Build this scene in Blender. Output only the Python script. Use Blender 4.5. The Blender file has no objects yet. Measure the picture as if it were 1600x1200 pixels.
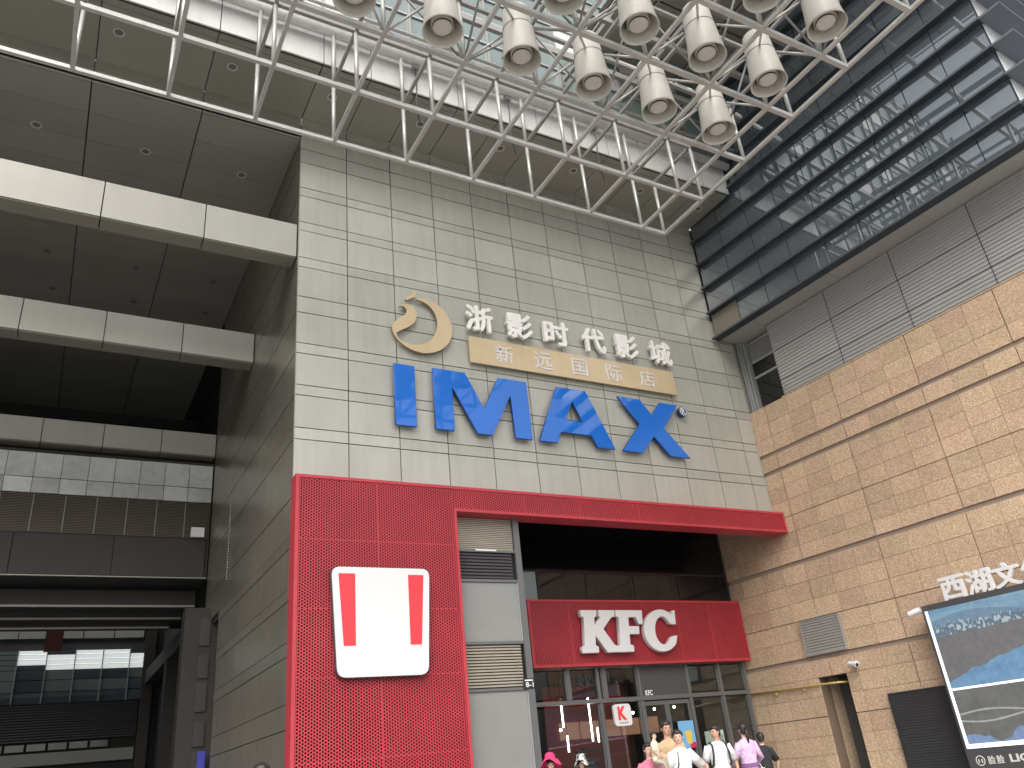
import bpy, math, random
from mathutils import Vector, Matrix, Quaternion
random.seed(7)
R = math.radians
SC = bpy.context.scene
COL = SC.collection

# ------------------------------------------------------------------ camera, sky, sun, exposure
cam_d = bpy.data.cameras.new('camera')
cam = bpy.data.objects.new('camera', cam_d)
COL.objects.link(cam)
cam.location = (-4.0856, -15.8744, 1.40)
cam.rotation_euler = (R(115.7759), R(5.4701), R(-28.5228))
cam_d.sensor_width = 36.0
cam_d.lens = 36.0 * 1260.195 / 1600.0
cam_d.clip_start = 0.05
cam_d.clip_end = 3000
SC.camera = cam

SUN_EL, SUN_AZ = 45.0, 212.0      # light comes from behind the camera, a little to its left
world = bpy.data.worlds.new('World')
SC.world = world
world.use_nodes = True
wn, wl = world.node_tree.nodes, world.node_tree.links
bg = wn['Background']
sky = wn.new('ShaderNodeTexSky')
sky.sky_type = 'NISHITA'
sky.sun_disc = False
sky.sun_elevation = R(SUN_EL)
sky.sun_rotation = R(SUN_AZ)
sky.air_density = 1.0
sky.dust_density = 6.0
sky.ozone_density = 1.0
hs = wn.new('ShaderNodeHueSaturation')     # overcast: the whole sky is nearly colourless
hs.inputs['Saturation'].default_value = 0.32
wl.new(sky.outputs[0], hs.inputs['Color'])
wl.new(hs.outputs[0], bg.inputs['Color'])
bg.inputs['Strength'].default_value = 0.15   # top of the daylight range
sun_d = bpy.data.lights.new('sun', 'SUN')
sun_d.energy = 1.1
sun_d.angle = R(42)
sun_d.color = (1.0, 0.96, 0.90)
sun = bpy.data.objects.new('sun', sun_d)
COL.objects.link(sun)
_az = R(SUN_AZ)
sun.location = (0, -30, 60)
sdir = Vector((math.sin(_az) * math.cos(R(SUN_EL)), math.cos(_az) * math.cos(R(SUN_EL)), math.sin(R(SUN_EL))))
sun.rotation_euler = sdir.to_track_quat('Z', 'Y').to_euler()
SC.view_settings.view_transform = 'Standard'
SC.view_settings.look = 'None'
SC.view_settings.gamma = 1.0
SC.view_settings.use_curve_mapping = False
SC.view_settings.exposure = 0.70
SC.render.engine = 'CYCLES'
SC.cycles.use_denoising = True
SC.cycles.caustics_reflective = False
SC.cycles.caustics_refractive = False
SC.cycles.max_bounces = 12
SC.cycles.diffuse_bounces = 8
SC.cycles.transparent_max_bounces = 12

# ------------------------------------------------------------------ materials
def nmat(name):
    m = bpy.data.materials.new(name)
    m.use_nodes = True
    return m, m.node_tree.nodes, m.node_tree.links, m.node_tree.nodes['Principled BSDF']

def mat(name, col, rough=0.5, metal=0.0, var=0.06, scale=3.0, bump=0.0, bscale=30.0, objvar=0.0, spec=0.5, dirt=0.0, wav=0.0):
    """painted / metal / plaster surface: colour with noise, per-piece variation, fine relief, vertical dirt runs"""
    m, n, l, b = nmat(name)
    b.inputs['Roughness'].default_value = rough
    b.inputs['Metallic'].default_value = metal
    b.inputs['Specular IOR Level'].default_value = spec
    geo = n.new('ShaderNodeNewGeometry')
    tx = n.new('ShaderNodeTexNoise'); tx.inputs['Scale'].default_value = scale; tx.inputs['Detail'].default_value = 5
    l.new(geo.outputs['Position'], tx.inputs['Vector'])
    oi = n.new('ShaderNodeObjectInfo')
    ma = n.new('ShaderNodeMath'); ma.operation = 'MULTIPLY_ADD'
    l.new(tx.outputs['Fac'], ma.inputs[0]); ma.inputs[1].default_value = var * 2; ma.inputs[2].default_value = 1.0 - var
    mb = n.new('ShaderNodeMath'); mb.operation = 'MULTIPLY_ADD'
    l.new(oi.outputs['Random'], mb.inputs[0]); mb.inputs[1].default_value = objvar * 2; mb.inputs[2].default_value = 1.0 - objvar
    mu = n.new('ShaderNodeMath'); mu.operation = 'MULTIPLY'
    l.new(ma.outputs[0], mu.inputs[0]); l.new(mb.outputs[0], mu.inputs[1])
    fac = mu.outputs[0]
    if dirt:
        mp = n.new('ShaderNodeMapping'); mp.inputs['Scale'].default_value = (3.2, 3.2, 0.30)
        l.new(geo.outputs['Position'], mp.inputs['Vector'])
        t2 = n.new('ShaderNodeTexNoise'); t2.inputs['Scale'].default_value = 1.6; t2.inputs['Detail'].default_value = 6
        l.new(mp.outputs[0], t2.inputs['Vector'])
        rp = n.new('ShaderNodeMapRange'); rp.inputs['From Min'].default_value = 0.45; rp.inputs['From Max'].default_value = 0.75
        rp.inputs['To Min'].default_value = 1.0; rp.inputs['To Max'].default_value = 1.0 - dirt
        l.new(t2.outputs['Fac'], rp.inputs['Value'])
        m3 = n.new('ShaderNodeMath'); m3.operation = 'MULTIPLY'
        l.new(fac, m3.inputs[0]); l.new(rp.outputs[0], m3.inputs[1]); fac = m3.outputs[0]
    vm = n.new('ShaderNodeVectorMath'); vm.operation = 'SCALE'
    vm.inputs[0].default_value = col[:3]
    l.new(fac, vm.inputs['Scale'])
    l.new(vm.outputs[0], b.inputs['Base Color'])
    if bump or wav:
        bp = n.new('ShaderNodeBump')
        if wav:      # slightly buckled sheet: each sheet its own slow wave
            t4 = n.new('ShaderNodeTexNoise'); t4.noise_dimensions = '4D'; t4.inputs['Scale'].default_value = 0.9; t4.inputs['Detail'].default_value = 1.5
            wm = n.new('ShaderNodeMath'); wm.operation = 'MULTIPLY'; wm.inputs[1].default_value = 50
            l.new(oi.outputs['Random'], wm.inputs[0]); l.new(wm.outputs[0], t4.inputs['W']); l.new(geo.outputs['Position'], t4.inputs['Vector'])
            l.new(t4.outputs['Fac'], bp.inputs['Height']); bp.inputs['Distance'].default_value = wav; bp.inputs['Strength'].default_value = 1.0
        else:
            t3 = n.new('ShaderNodeTexNoise'); t3.inputs['Scale'].default_value = bscale; t3.inputs['Detail'].default_value = 4
            l.new(geo.outputs['Position'], t3.inputs['Vector']); l.new(t3.outputs['Fac'], bp.inputs['Height'])
            bp.inputs['Distance'].default_value = bump
        l.new(bp.outputs[0], b.inputs['Normal'])
    return m

def emit(name, col, s):
    m, n, l, b = nmat(name)
    b.inputs['Base Color'].default_value = (*col, 1)
    b.inputs['Emission Color'].default_value = (*col, 1)
    b.inputs['Emission Strength'].default_value = s
    return m

def glass(name, tint, clear=0.6, rough=0.0, ior=1.5, base=(0.02, 0.025, 0.03), wav=0.0):
    """pane: Fresnel mirror over a body that is part see-through (tinted), part opaque (coating)"""
    m, n, l, b = nmat(name)
    out = n['Material Output']
    tr = n.new('ShaderNodeBsdfTransparent'); tr.inputs['Color'].default_value = (*tint, 1)
    df = n.new('ShaderNodeBsdfDiffuse'); df.inputs['Color'].default_value = (*base, 1)
    gl = n.new('ShaderNodeBsdfGlossy'); gl.inputs['Roughness'].default_value = rough
    gl.inputs['Color'].default_value = (0.95, 0.97, 0.97, 1)
    fr = n.new('ShaderNodeFresnel'); fr.inputs['IOR'].default_value = ior
    m1 = n.new('ShaderNodeMixShader'); m1.inputs[0].default_value = clear
    l.new(df.outputs[0], m1.inputs[1]); l.new(tr.outputs[0], m1.inputs[2])
    m2 = n.new('ShaderNodeMixShader')
    l.new(fr.outputs[0], m2.inputs[0]); l.new(m1.outputs[0], m2.inputs[1]); l.new(gl.outputs[0], m2.inputs[2])
    if wav:
        oi = n.new('ShaderNodeObjectInfo'); geo = n.new('ShaderNodeNewGeometry')
        t4 = n.new('ShaderNodeTexNoise'); t4.noise_dimensions = '4D'; t4.inputs['Scale'].default_value = 0.8; t4.inputs['Detail'].default_value = 1
        wm = n.new('ShaderNodeMath'); wm.operation = 'MULTIPLY'; wm.inputs[1].default_value = 40
        l.new(oi.outputs['Random'], wm.inputs[0]); l.new(wm.outputs[0], t4.inputs['W']); l.new(geo.outputs['Position'], t4.inputs['Vector'])
        bp = n.new('ShaderNodeBump'); bp.inputs['Distance'].default_value = wav; bp.inputs['Strength'].default_value = 1
        l.new(t4.outputs['Fac'], bp.inputs['Height'])
        l.new(bp.outputs[0], gl.inputs['Normal']); l.new(bp.outputs[0], fr.inputs['Normal'])
    l.new(m2.outputs[0], out.inputs['Surface'])
    return m

def granite_mat():
    m, n, l, b = nmat('granite')
    geo = n.new('ShaderNodeNewGeometry'); oi = n.new('ShaderNodeObjectInfo')
    v = n.new('ShaderNodeTexVoronoi'); v.inputs['Scale'].default_value = 55
    l.new(geo.outputs['Position'], v.inputs['Vector'])
    t = n.new('ShaderNodeTexNoise'); t.inputs['Scale'].default_value = 36; t.inputs['Detail'].default_value = 6; t.inputs['Roughness'].default_value = 0.75
    l.new(geo.outputs['Position'], t.inputs['Vector'])
    cr = n.new('ShaderNodeValToRGB')
    e = cr.color_ramp.elements
    e[0].position = 0.32; e[0].color = (0.36, 0.245, 0.155, 1)
    e[1].position = 0.70; e[1].color = (0.70, 0.55, 0.40, 1)
    e.new(0.48).color = (0.465, 0.332, 0.215, 1)
    e.new(0.58).color = (0.53, 0.388, 0.258, 1)
    mx = n.new('ShaderNodeMix'); mx.data_type = 'FLOAT'; mx.inputs[0].default_value = 0.36
    rgb = n.new('ShaderNodeSeparateColor'); l.new(v.outputs['Color'], rgb.inputs[0])
    l.new(t.outputs['Fac'], mx.inputs[2]); l.new(rgb.outputs[0], mx.inputs[3])
    l.new(mx.outputs[0], cr.inputs['Fac'])
    big = n.new('ShaderNodeTexNoise'); big.inputs['Scale'].default_value = 1.1; big.inputs['Detail'].default_value = 3
    l.new(geo.outputs['Position'], big.inputs['Vector'])
    ma = n.new('ShaderNodeMath'); ma.operation = 'MULTIPLY_ADD'; ma.inputs[1].default_value = 0.19; ma.inputs[2].default_value = 0.83
    l.new(oi.outputs['Random'], ma.inputs[0])
    mb = n.new('ShaderNodeMath'); mb.operation = 'MULTIPLY_ADD'; mb.inputs[1].default_value = 0.30; mb.inputs[2].default_value = 0.95
    l.new(big.outputs['Fac'], mb.inputs[0])
    mm = n.new('ShaderNodeMath'); mm.operation = 'MULTIPLY'; l.new(ma.outputs[0], mm.inputs[0]); l.new(mb.outputs[0], mm.inputs[1])
    vm = n.new('ShaderNodeVectorMath'); vm.operation = 'SCALE'
    l.new(cr.outputs['Color'], vm.inputs[0]); l.new(mm.outputs[0], vm.inputs['Scale'])
    hsv = n.new('ShaderNodeHueSaturation')
    mh = n.new('ShaderNodeMath'); mh.operation = 'MULTIPLY_ADD'; mh.inputs[1].default_value = 0.014; mh.inputs[2].default_value = 0.490
    wn_ = n.new('ShaderNodeTexWhiteNoise'); wn_.noise_dimensions = '1D'; l.new(oi.outputs['Random'], wn_.inputs['W'])
    l.new(wn_.outputs['Value'], mh.inputs[0]); l.new(mh.outputs[0], hsv.inputs['Hue'])
    hsv.inputs['Saturation'].default_value = 0.98
    l.new(vm.outputs[0], hsv.inputs['Color']); l.new(hsv.outputs[0], b.inputs['Base Color'])
    b.inputs['Roughness'].default_value = 0.72
    bp = n.new('ShaderNodeBump'); bp.inputs['Distance'].default_value = 0.004; l.new(t.outputs['Fac'], bp.inputs['Height']); l.new(bp.outputs[0], b.inputs['Normal'])
    return m

def perforated_mat():
    """powder-coated red sheet with staggered round holes one can see through to the box behind"""
    m, n, l, b = nmat('red_perforated_sheet')
    out = n['Material Output']
    b.inputs['Roughness'].default_value = 0.33
    geo = n.new('ShaderNodeNewGeometry'); tc = n.new('ShaderNodeTexCoord')
    sx, sz = 0.1048, 0.0605
    def lattice(off):
        mp = n.new('ShaderNodeVectorMath'); mp.operation = 'ADD'; mp.inputs[1].default_value = off
        l.new(tc.outputs['Object'], mp.inputs[0])
        sc = n.new('ShaderNodeVectorMath'); sc.operation = 'DIVIDE'; sc.inputs[1].default_value = (sx, 1.0, sz); l.new(mp.outputs[0], sc.inputs[0])
        fr = n.new('ShaderNodeVectorMath'); fr.operation = 'FRACTION'; l.new(sc.outputs[0], fr.inputs[0])
        sb = n.new('ShaderNodeVectorMath'); sb.operation = 'SUBTRACT'; sb.inputs[1].default_value = (0.5, 0, 0.5); l.new(fr.outputs[0], sb.inputs[0])
        ms = n.new('ShaderNodeVectorMath'); ms.operation = 'MULTIPLY'; ms.inputs[1].default_value = (sx, 0, sz); l.new(sb.outputs[0], ms.inputs[0])
        ln = n.new('ShaderNodeVectorMath'); ln.operation = 'LENGTH'; l.new(ms.outputs[0], ln.inputs[0])
        return ln.outputs['Value']
    mn = n.new('ShaderNodeMath'); mn.operation = 'MINIMUM'
    l.new(lattice((50 * sx, 0, 50 * sz)), mn.inputs[0]); l.new(lattice((50.5 * sx, 0, 50.5 * sz)), mn.inputs[1])
    lt = n.new('ShaderNodeMath'); lt.operation = 'LESS_THAN'; lt.inputs[1].default_value = 0.0205; l.new(mn.outputs[0], lt.inputs[0])
    # holes only on the broad front/back, not on the rim of the sheet
    nz = n.new('ShaderNodeTexNoise'); nz.inputs['Scale'].default_value = 1.4; nz.inputs['Detail'].default_value = 3
    l.new(geo.outputs['Position'], nz.inputs['Vector'])
    rp = n.new('ShaderNodeMapRange'); rp.inputs['To Min'].default_value = 0.72; rp.inputs['To Max'].default_value = 1.26; l.new(nz.outputs['Fac'], rp.inputs['Value'])
    vm = n.new('ShaderNodeVectorMath'); vm.operation = 'SCALE'; vm.inputs[0].default_value = RED; l.new(rp.outputs[0], vm.inputs['Scale'])
    l.new(vm.outputs[0], b.inputs['Base Color'])
    tr = n.new('ShaderNodeBsdfTransparent'); mx = n.new('ShaderNodeMixShader')
    l.new(lt.outputs[0], mx.inputs[0]); l.new(b.outputs[0], mx.inputs[1]); l.new(tr.outputs[0], mx.inputs[2])
    l.new(mx.outputs[0], out.inputs['Surface'])
    return m

RED = (0.46, 0.042, 0.058)
M = {}
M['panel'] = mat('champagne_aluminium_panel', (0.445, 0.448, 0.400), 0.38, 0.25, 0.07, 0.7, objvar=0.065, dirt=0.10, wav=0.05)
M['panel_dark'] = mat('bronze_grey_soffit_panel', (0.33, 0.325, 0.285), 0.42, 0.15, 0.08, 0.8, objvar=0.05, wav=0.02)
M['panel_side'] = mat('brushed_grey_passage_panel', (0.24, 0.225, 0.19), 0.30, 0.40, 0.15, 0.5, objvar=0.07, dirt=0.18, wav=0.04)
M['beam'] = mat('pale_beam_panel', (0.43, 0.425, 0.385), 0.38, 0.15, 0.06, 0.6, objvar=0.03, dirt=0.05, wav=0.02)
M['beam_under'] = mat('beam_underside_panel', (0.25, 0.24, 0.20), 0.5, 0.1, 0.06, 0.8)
M['joint'] = mat('dark_joint_backing', (0.035, 0.035, 0.033), 0.8)
M['fascia'] = mat('white_fascia_panel', (0.68, 0.68, 0.67), 0.4, 0.1, 0.05, 0.8, objvar=0.03, dirt=0.08, wav=0.02)
M['red'] = mat('red_painted_metal', RED, 0.42, 0.0, 0.16, 2.5, dirt=0.12)
M['red_dark'] = mat('red_inner_box', (0.07, 0.006, 0.01), 0.85, 0.0, 0.15, 1.5)
M['granite'] = granite_mat()
M['groove'] = mat('granite_groove', (0.31, 0.25, 0.195), 0.75)
M['joint_brown'] = mat('granite_joint', (0.17, 0.12, 0.085), 0.85)
M['truss'] = mat('silver_painted_steel', (0.52, 0.52, 0.50), 0.42, 0.3, 0.10, 2.0, dirt=0.12)
M['truss_grey'] = mat('grey_and_shaded_steel', (0.30, 0.295, 0.285), 0.48, 0.25, 0.10, 2.0)  # on the upper chords this grey paints shade onto the silver steel
M['lamp'] = mat('cream_lamp_housing', (0.63, 0.615, 0.56), 0.5, 0.0, 0.10, 2.2, objvar=0.04, dirt=0.06)
M['lamp_in'] = mat('lamp_reflector', (0.62, 0.60, 0.54), 0.45, 0.0, 0.08, 4.0)
M['lens'] = mat('frosted_lamp_lens', (0.60, 0.58, 0.54), 0.2, 0.0, 0.1, 8)
M['black'] = mat('black_rubber', (0.02, 0.02, 0.021), 0.5)
M['char'] = mat('charcoal_metal', (0.075, 0.077, 0.08), 0.45, 0.2, 0.08, 2)
M['frame'] = mat('grey_window_frame', (0.16, 0.163, 0.165), 0.4, 0.4, 0.06, 2)
M['frame_lt'] = mat('light_grey_frame', (0.42, 0.43, 0.43), 0.4, 0.4, 0.06, 2)
M['fin'] = mat('dark_blue_grey_fin', (0.055, 0.065, 0.078), 0.35, 0.4, 0.06, 2)
M['finlt'] = mat('grey_fin_edge', (0.11, 0.125, 0.14), 0.35, 0.4, 0.06, 2)
M['end_sky_white'] = mat('sky_white_end_pane', (0.86, 0.87, 0.88), 0.15, 0.0, 0.03, 1)  # white colour stands in for bright sky mirrored in the end panes
M['end_fin'] = mat('blue_grey_end_fin', (0.15, 0.165, 0.19), 0.4, 0.2, 0.06, 2)
M['louver'] = mat('grey_corrugated_sheet', (0.43, 0.435, 0.43), 0.4, 0.25, 0.05, 1.0, objvar=0.04)
M['soffit_r'] = mat('grey_soffit_sheet', (0.40, 0.395, 0.375), 0.5, 0.1, 0.05, 0.8, objvar=0.03)
M['slat_beige'] = mat('beige_slat', (0.38, 0.345, 0.28), 0.45, 0.2, 0.08, 2)
M['slat_vent'] = mat('grey_vent_slat', (0.36, 0.35, 0.32), 0.45, 0.2, 0.08, 2)
M['slat_screen'] = mat('black_screen_slat', (0.035, 0.035, 0.037), 0.5, 0.1, 0.1, 2)
M['slat_dark'] = mat('dark_slat', (0.09, 0.085, 0.09), 0.4, 0.3, 0.08, 2)
M['slat_bronze'] = mat('bronze_slat', (0.11, 0.092, 0.072), 0.42, 0.3, 0.08, 2)
M['white'] = mat('white_sign_face', (0.69, 0.69, 0.70), 0.35, 0.0, 0.02, 2)
M['white_dirty'] = mat('white_letter_sheet', (0.86, 0.855, 0.84), 0.4, 0.0, 0.06, 4, dirt=0.12)
M['white_mark'] = mat('white_print', (0.80, 0.80, 0.80), 0.5)
M['signred'] = mat('sign_red_film', (0.78, 0.045, 0.06), 0.35, 0.0, 0.03, 2)
M['signgrey'] = mat('sign_dark_edge', (0.07, 0.07, 0.075), 0.4)
M['blue'] = mat('blue_acrylic', (0.016, 0.150, 0.60), 0.03, 0.0, 0.02, 1, spec=0.75, wav=0.003)
M['blue_edge'] = mat('blue_letter_return', (0.014, 0.085, 0.38), 0.3)
M['navy'] = mat('navy_disc', (0.02, 0.05, 0.16), 0.3)
M['gold'] = mat('champagne_gold_sheet', (0.64, 0.51, 0.335), 0.34, 0.2, 0.10, 1.2, dirt=0.07, wav=0.02)
M['gold_edge'] = mat('gold_return', (0.32, 0.24, 0.14), 0.4, 0.3)
M['brass'] = mat('yellow_gas_pipe', (0.55, 0.42, 0.14), 0.35, 0.2)
M['floor'] = mat('pale_granite_paving', (0.36, 0.35, 0.335), 0.7, 0.0, 0.10, 3, bump=0.002, objvar=0.06)
M['ground'] = mat('plaza_ground', (0.34, 0.335, 0.32), 0.8, 0.0, 0.12, 0.5, bump=0.003)
M['concrete'] = mat('grey_concrete', (0.20, 0.20, 0.20), 0.85, 0.0, 0.12, 1.2, bump=0.004)
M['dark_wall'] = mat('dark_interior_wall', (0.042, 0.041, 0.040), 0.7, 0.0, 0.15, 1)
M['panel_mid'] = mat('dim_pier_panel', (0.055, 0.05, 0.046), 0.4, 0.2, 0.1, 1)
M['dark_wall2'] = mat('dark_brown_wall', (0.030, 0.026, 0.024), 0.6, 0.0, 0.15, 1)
M['far_white'] = mat('far_white_panel', (0.62, 0.62, 0.60), 0.5)
M['far_skyglow'] = emit('sky_glow_far_pane', (0.92, 0.97, 0.95), 0.30)  # added glow stands in for daylight mirrored in the far glazing
M['far_grey'] = mat('far_grey_panel', (0.36, 0.36, 0.34), 0.6)
M['glass_dark'] = glass('dark_blue_facade_glass', (0.50, 0.57, 0.62), 0.35, 0.015, 2.8, (0.150, 0.182, 0.215), wav=0.0006)
M['glass_bright'] = glass('side_facade_glass', (0.5, 0.56, 0.60), 0.1, 0.02, 7.0, (0.10, 0.12, 0.14), wav=0.001)
M['glass_pale'] = glass('pale_green_curtain_glass', (0.6, 0.7, 0.68), 0.15, 0.03, 1.7, (0.22, 0.275, 0.265), wav=0.002)
M['glass_store'] = glass('storefront_glass', (0.80, 0.84, 0.84), 0.93, 0.0, 1.42, (0.03, 0.035, 0.035), wav=0.001)
M['glass_up'] = glass('dark_upper_glass', (0.35, 0.35, 0.36), 0.40, 0.0, 1.5, (0.010, 0.009, 0.012), wav=0.001)
M['glass_frost'] = mat('frosted_grey_pane', (0.25, 0.255, 0.245), 0.12, 0.0, 0.12, 0.9, wav=0.02)
M['glass_block'] = mat('translucent_ceiling_tile', (0.62, 0.64, 0.63), 0.30, 0.25, 0.22, 5.0, objvar=0.12, wav=0.05)
M['poster_b'] = mat('poster_blue', (0.18, 0.42, 0.68), 0.4)
M['poster_y'] = mat('poster_yellow', (0.72, 0.50, 0.08), 0.4)
M['poster_r'] = mat('poster_red', (0.55, 0.03, 0.09), 0.4)
M['mint'] = mat('mint_kiosk', (0.44, 0.54, 0.48), 0.4, 0.0, 0.05, 2)
M['wood'] = mat('brown_interior_wood', (0.20, 0.105, 0.055), 0.55, 0.0, 0.2, 2)
M['int_red'] = mat('interior_red_wall', (0.50, 0.06, 0.045), 0.6, 0.0, 0.15, 2)
M['brownred'] = mat('brown_red_board', (0.12, 0.04, 0.03), 0.6, 0.0, 0.3, 3)
M['int_wall'] = mat('interior_grey_wall', (0.14, 0.135, 0.13), 0.7, 0.0, 0.1, 1)
M['signblue'] = mat('blue_way_sign', (0.05, 0.06, 0.36), 0.4)
M['tube'] = emit('lit_tube_lamp', (1.0, 0.92, 0.78), 8.0)
M['spot'] = emit('lit_spot_lamp', (1.0, 0.93, 0.80), 30.0)
M['boardlit'] = emit('lit_menu_board', (0.50, 0.24, 0.15), 0.40)

def screen_mat():
    """LED wall showing a lake landscape: sky, far city, dark hill, water with a bright shore line"""
    m, n, l, b = nmat('led_screen_picture')
    tc = n.new('ShaderNodeTexCoord'); sp = n.new('ShaderNodeSeparateXYZ'); l.new(tc.outputs['Object'], sp.inputs[0])
    def math_(op, a, bb, c=None):
        k = n.new('ShaderNodeMath'); k.operation = op
        for i, v in enumerate((a, bb, c)):
            if v is None: continue
            if isinstance(v, (int, float)): k.inputs[i].default_value = v
            else: l.new(v, k.inputs[i])
        return k.outputs[0]
    def noise(scale, vec=None, det=3, dim=(1, 1, 1)):
        mp = n.new('ShaderNodeMapping'); mp.inputs['Scale'].default_value = dim; l.new(tc.outputs['Object'], mp.inputs['Vector'])
        k = n.new('ShaderNodeTexNoise'); k.inputs['Scale'].default_value = scale; k.inputs['Detail'].default_value = det
        l.new(mp.outputs[0], k.inputs['Vector']); return k.outputs['Fac']
    def mixc(f, a, c):
        k = n.new('ShaderNodeMix'); k.data_type = 'RGBA'
        l.new(f, k.inputs[0])
        for i, v in ((6, a), (7, c)):
            if isinstance(v, tuple): k.inputs[i].default_value = (*v, 1)
            else: l.new(v, k.inputs[i])
        return k.outputs[2]
    y, z = sp.outputs['Y'], sp.outputs['Z']
    u = math_('MULTIPLY_ADD', y, -1.0, -3.86)                   # metres from the left edge of the picture
    skyc = mixc(math_('MULTIPLY_ADD', noise(1.5, dim=(1, .6, 5)), 1.8, -0.45), (0.16, 0.36, 0.56), (0.36, 0.56, 0.66))
    mount = math_('GREATER_THAN', math_('ADD', math_('MULTIPLY', math_('SINE', math_('MULTIPLY', u, 1.7), None), 0.13), 3.55), z)
    c1 = mixc(mount, skyc, (0.20, 0.33, 0.47))
    vor = n.new('ShaderNodeTexVoronoi'); mpv = n.new('ShaderNodeMapping'); mpv.inputs['Scale'].default_value = (1, 16, 9)
    l.new(tc.outputs['Object'], mpv.inputs['Vector']); l.new(mpv.outputs[0], vor.inputs['Vector']); vor.inputs['Scale'].default_value = 1.4
    sc_ = n.new('ShaderNodeSeparateColor'); l.new(vor.outputs['Color'], sc_.inputs[0])
    city = mixc(math_('GREATER_THAN', sc_.outputs[0], 0.62), (0.14, 0.22, 0.30), (0.55, 0.66, 0.70))
    ctop = math_('ADD', math_('MULTIPLY', noise(9, dim=(1, 2, 0)), 0.34), 3.30)
    c2 = mixc(math_('GREATER_THAN', ctop, z), c1, city)
    htop = math_('ADD', math_('MULTIPLY', noise(0.9, dim=(1, 1, 0)), 0.22), math_('ADD', 3.13, math_('MULTIPLY', u, 0.02)))
    hill = mixc(noise(2.2, det=6), (0.17, 0.17, 0.172), (0.24, 0.235, 0.235))
    c3 = mixc(math_('GREATER_THAN', htop, z), c2, hill)
    wt = math_('ADD', math_('MULTIPLY', noise(1.3, dim=(1, 1, 0), det=5), 0.35), math_('ADD', 2.08, math_('MULTIPLY', u, 0.28)))
    water = mixc(noise(1.2, dim=(1, 1, 3)), (0.10, 0.22, 0.50), (0.26, 0.52, 0.72))
    c4 = mixc(math_('GREATER_THAN', wt, z), c3, water)
    # lower picture
    lo = mixc(noise(3.0, det=7), (0.11, 0.115, 0.11), (0.24, 0.24, 0.22))
    p1 = math_('SUBTRACT', z, math_('ADD', 1.60, math_('MULTIPLY', math_('SINE', math_('MULTIPLY', u, 2.2), None), 0.07)))
    p2 = math_('SUBTRACT', z, math_('ADD', 1.50, math_('MULTIPLY', math_('SINE', math_('MULTIPLY', u, 2.6), None), -0.06)))
    path = math_('MINIMUM', math_('ABSOLUTE', p1, None), math_('ABSOLUTE', p2, None))
    lo2 = mixc(math_('LESS_THAN', path, 0.018), lo, (0.52, 0.50, 0.52))
    wlo = math_('ADD', 0.72, math_('MULTIPLY', noise(1.6, dim=(1, 1, 0)), 0.9))
    lo3 = mixc(math_('GREATER_THAN', wlo, z), lo2, (0.24, 0.36, 0.62))
    fin = mixc(math_('LESS_THAN', z, 2.10), c4, lo3)
    b.inputs['Base Color'].default_value = (0.03, 0.03, 0.03, 1)
    b.inputs['Roughness'].default_value = 0.4
    dt = n.new('ShaderNodeTexNoise'); dt.inputs['Scale'].default_value = 11; dt.inputs['Detail'].default_value = 9; dt.inputs['Roughness'].default_value = .7
    l.new(tc.outputs['Object'], dt.inputs['Vector'])
    dv = n.new('ShaderNodeVectorMath'); dv.operation = 'SCALE'; l.new(fin, dv.inputs[0]); l.new(math_('MULTIPLY_ADD', dt.outputs['Fac'], 1.0, 0.5), dv.inputs['Scale'])
    l.new(dv.outputs[0], b.inputs['Emission Color']); b.inputs['Emission Strength'].default_value = 0.46
    return m
M['screen'] = screen_mat()
M['screen_white'] = emit('led_screen_white_border', (0.80, 0.86, 0.95), 0.45)
M['perf'] = perforated_mat()

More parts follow.
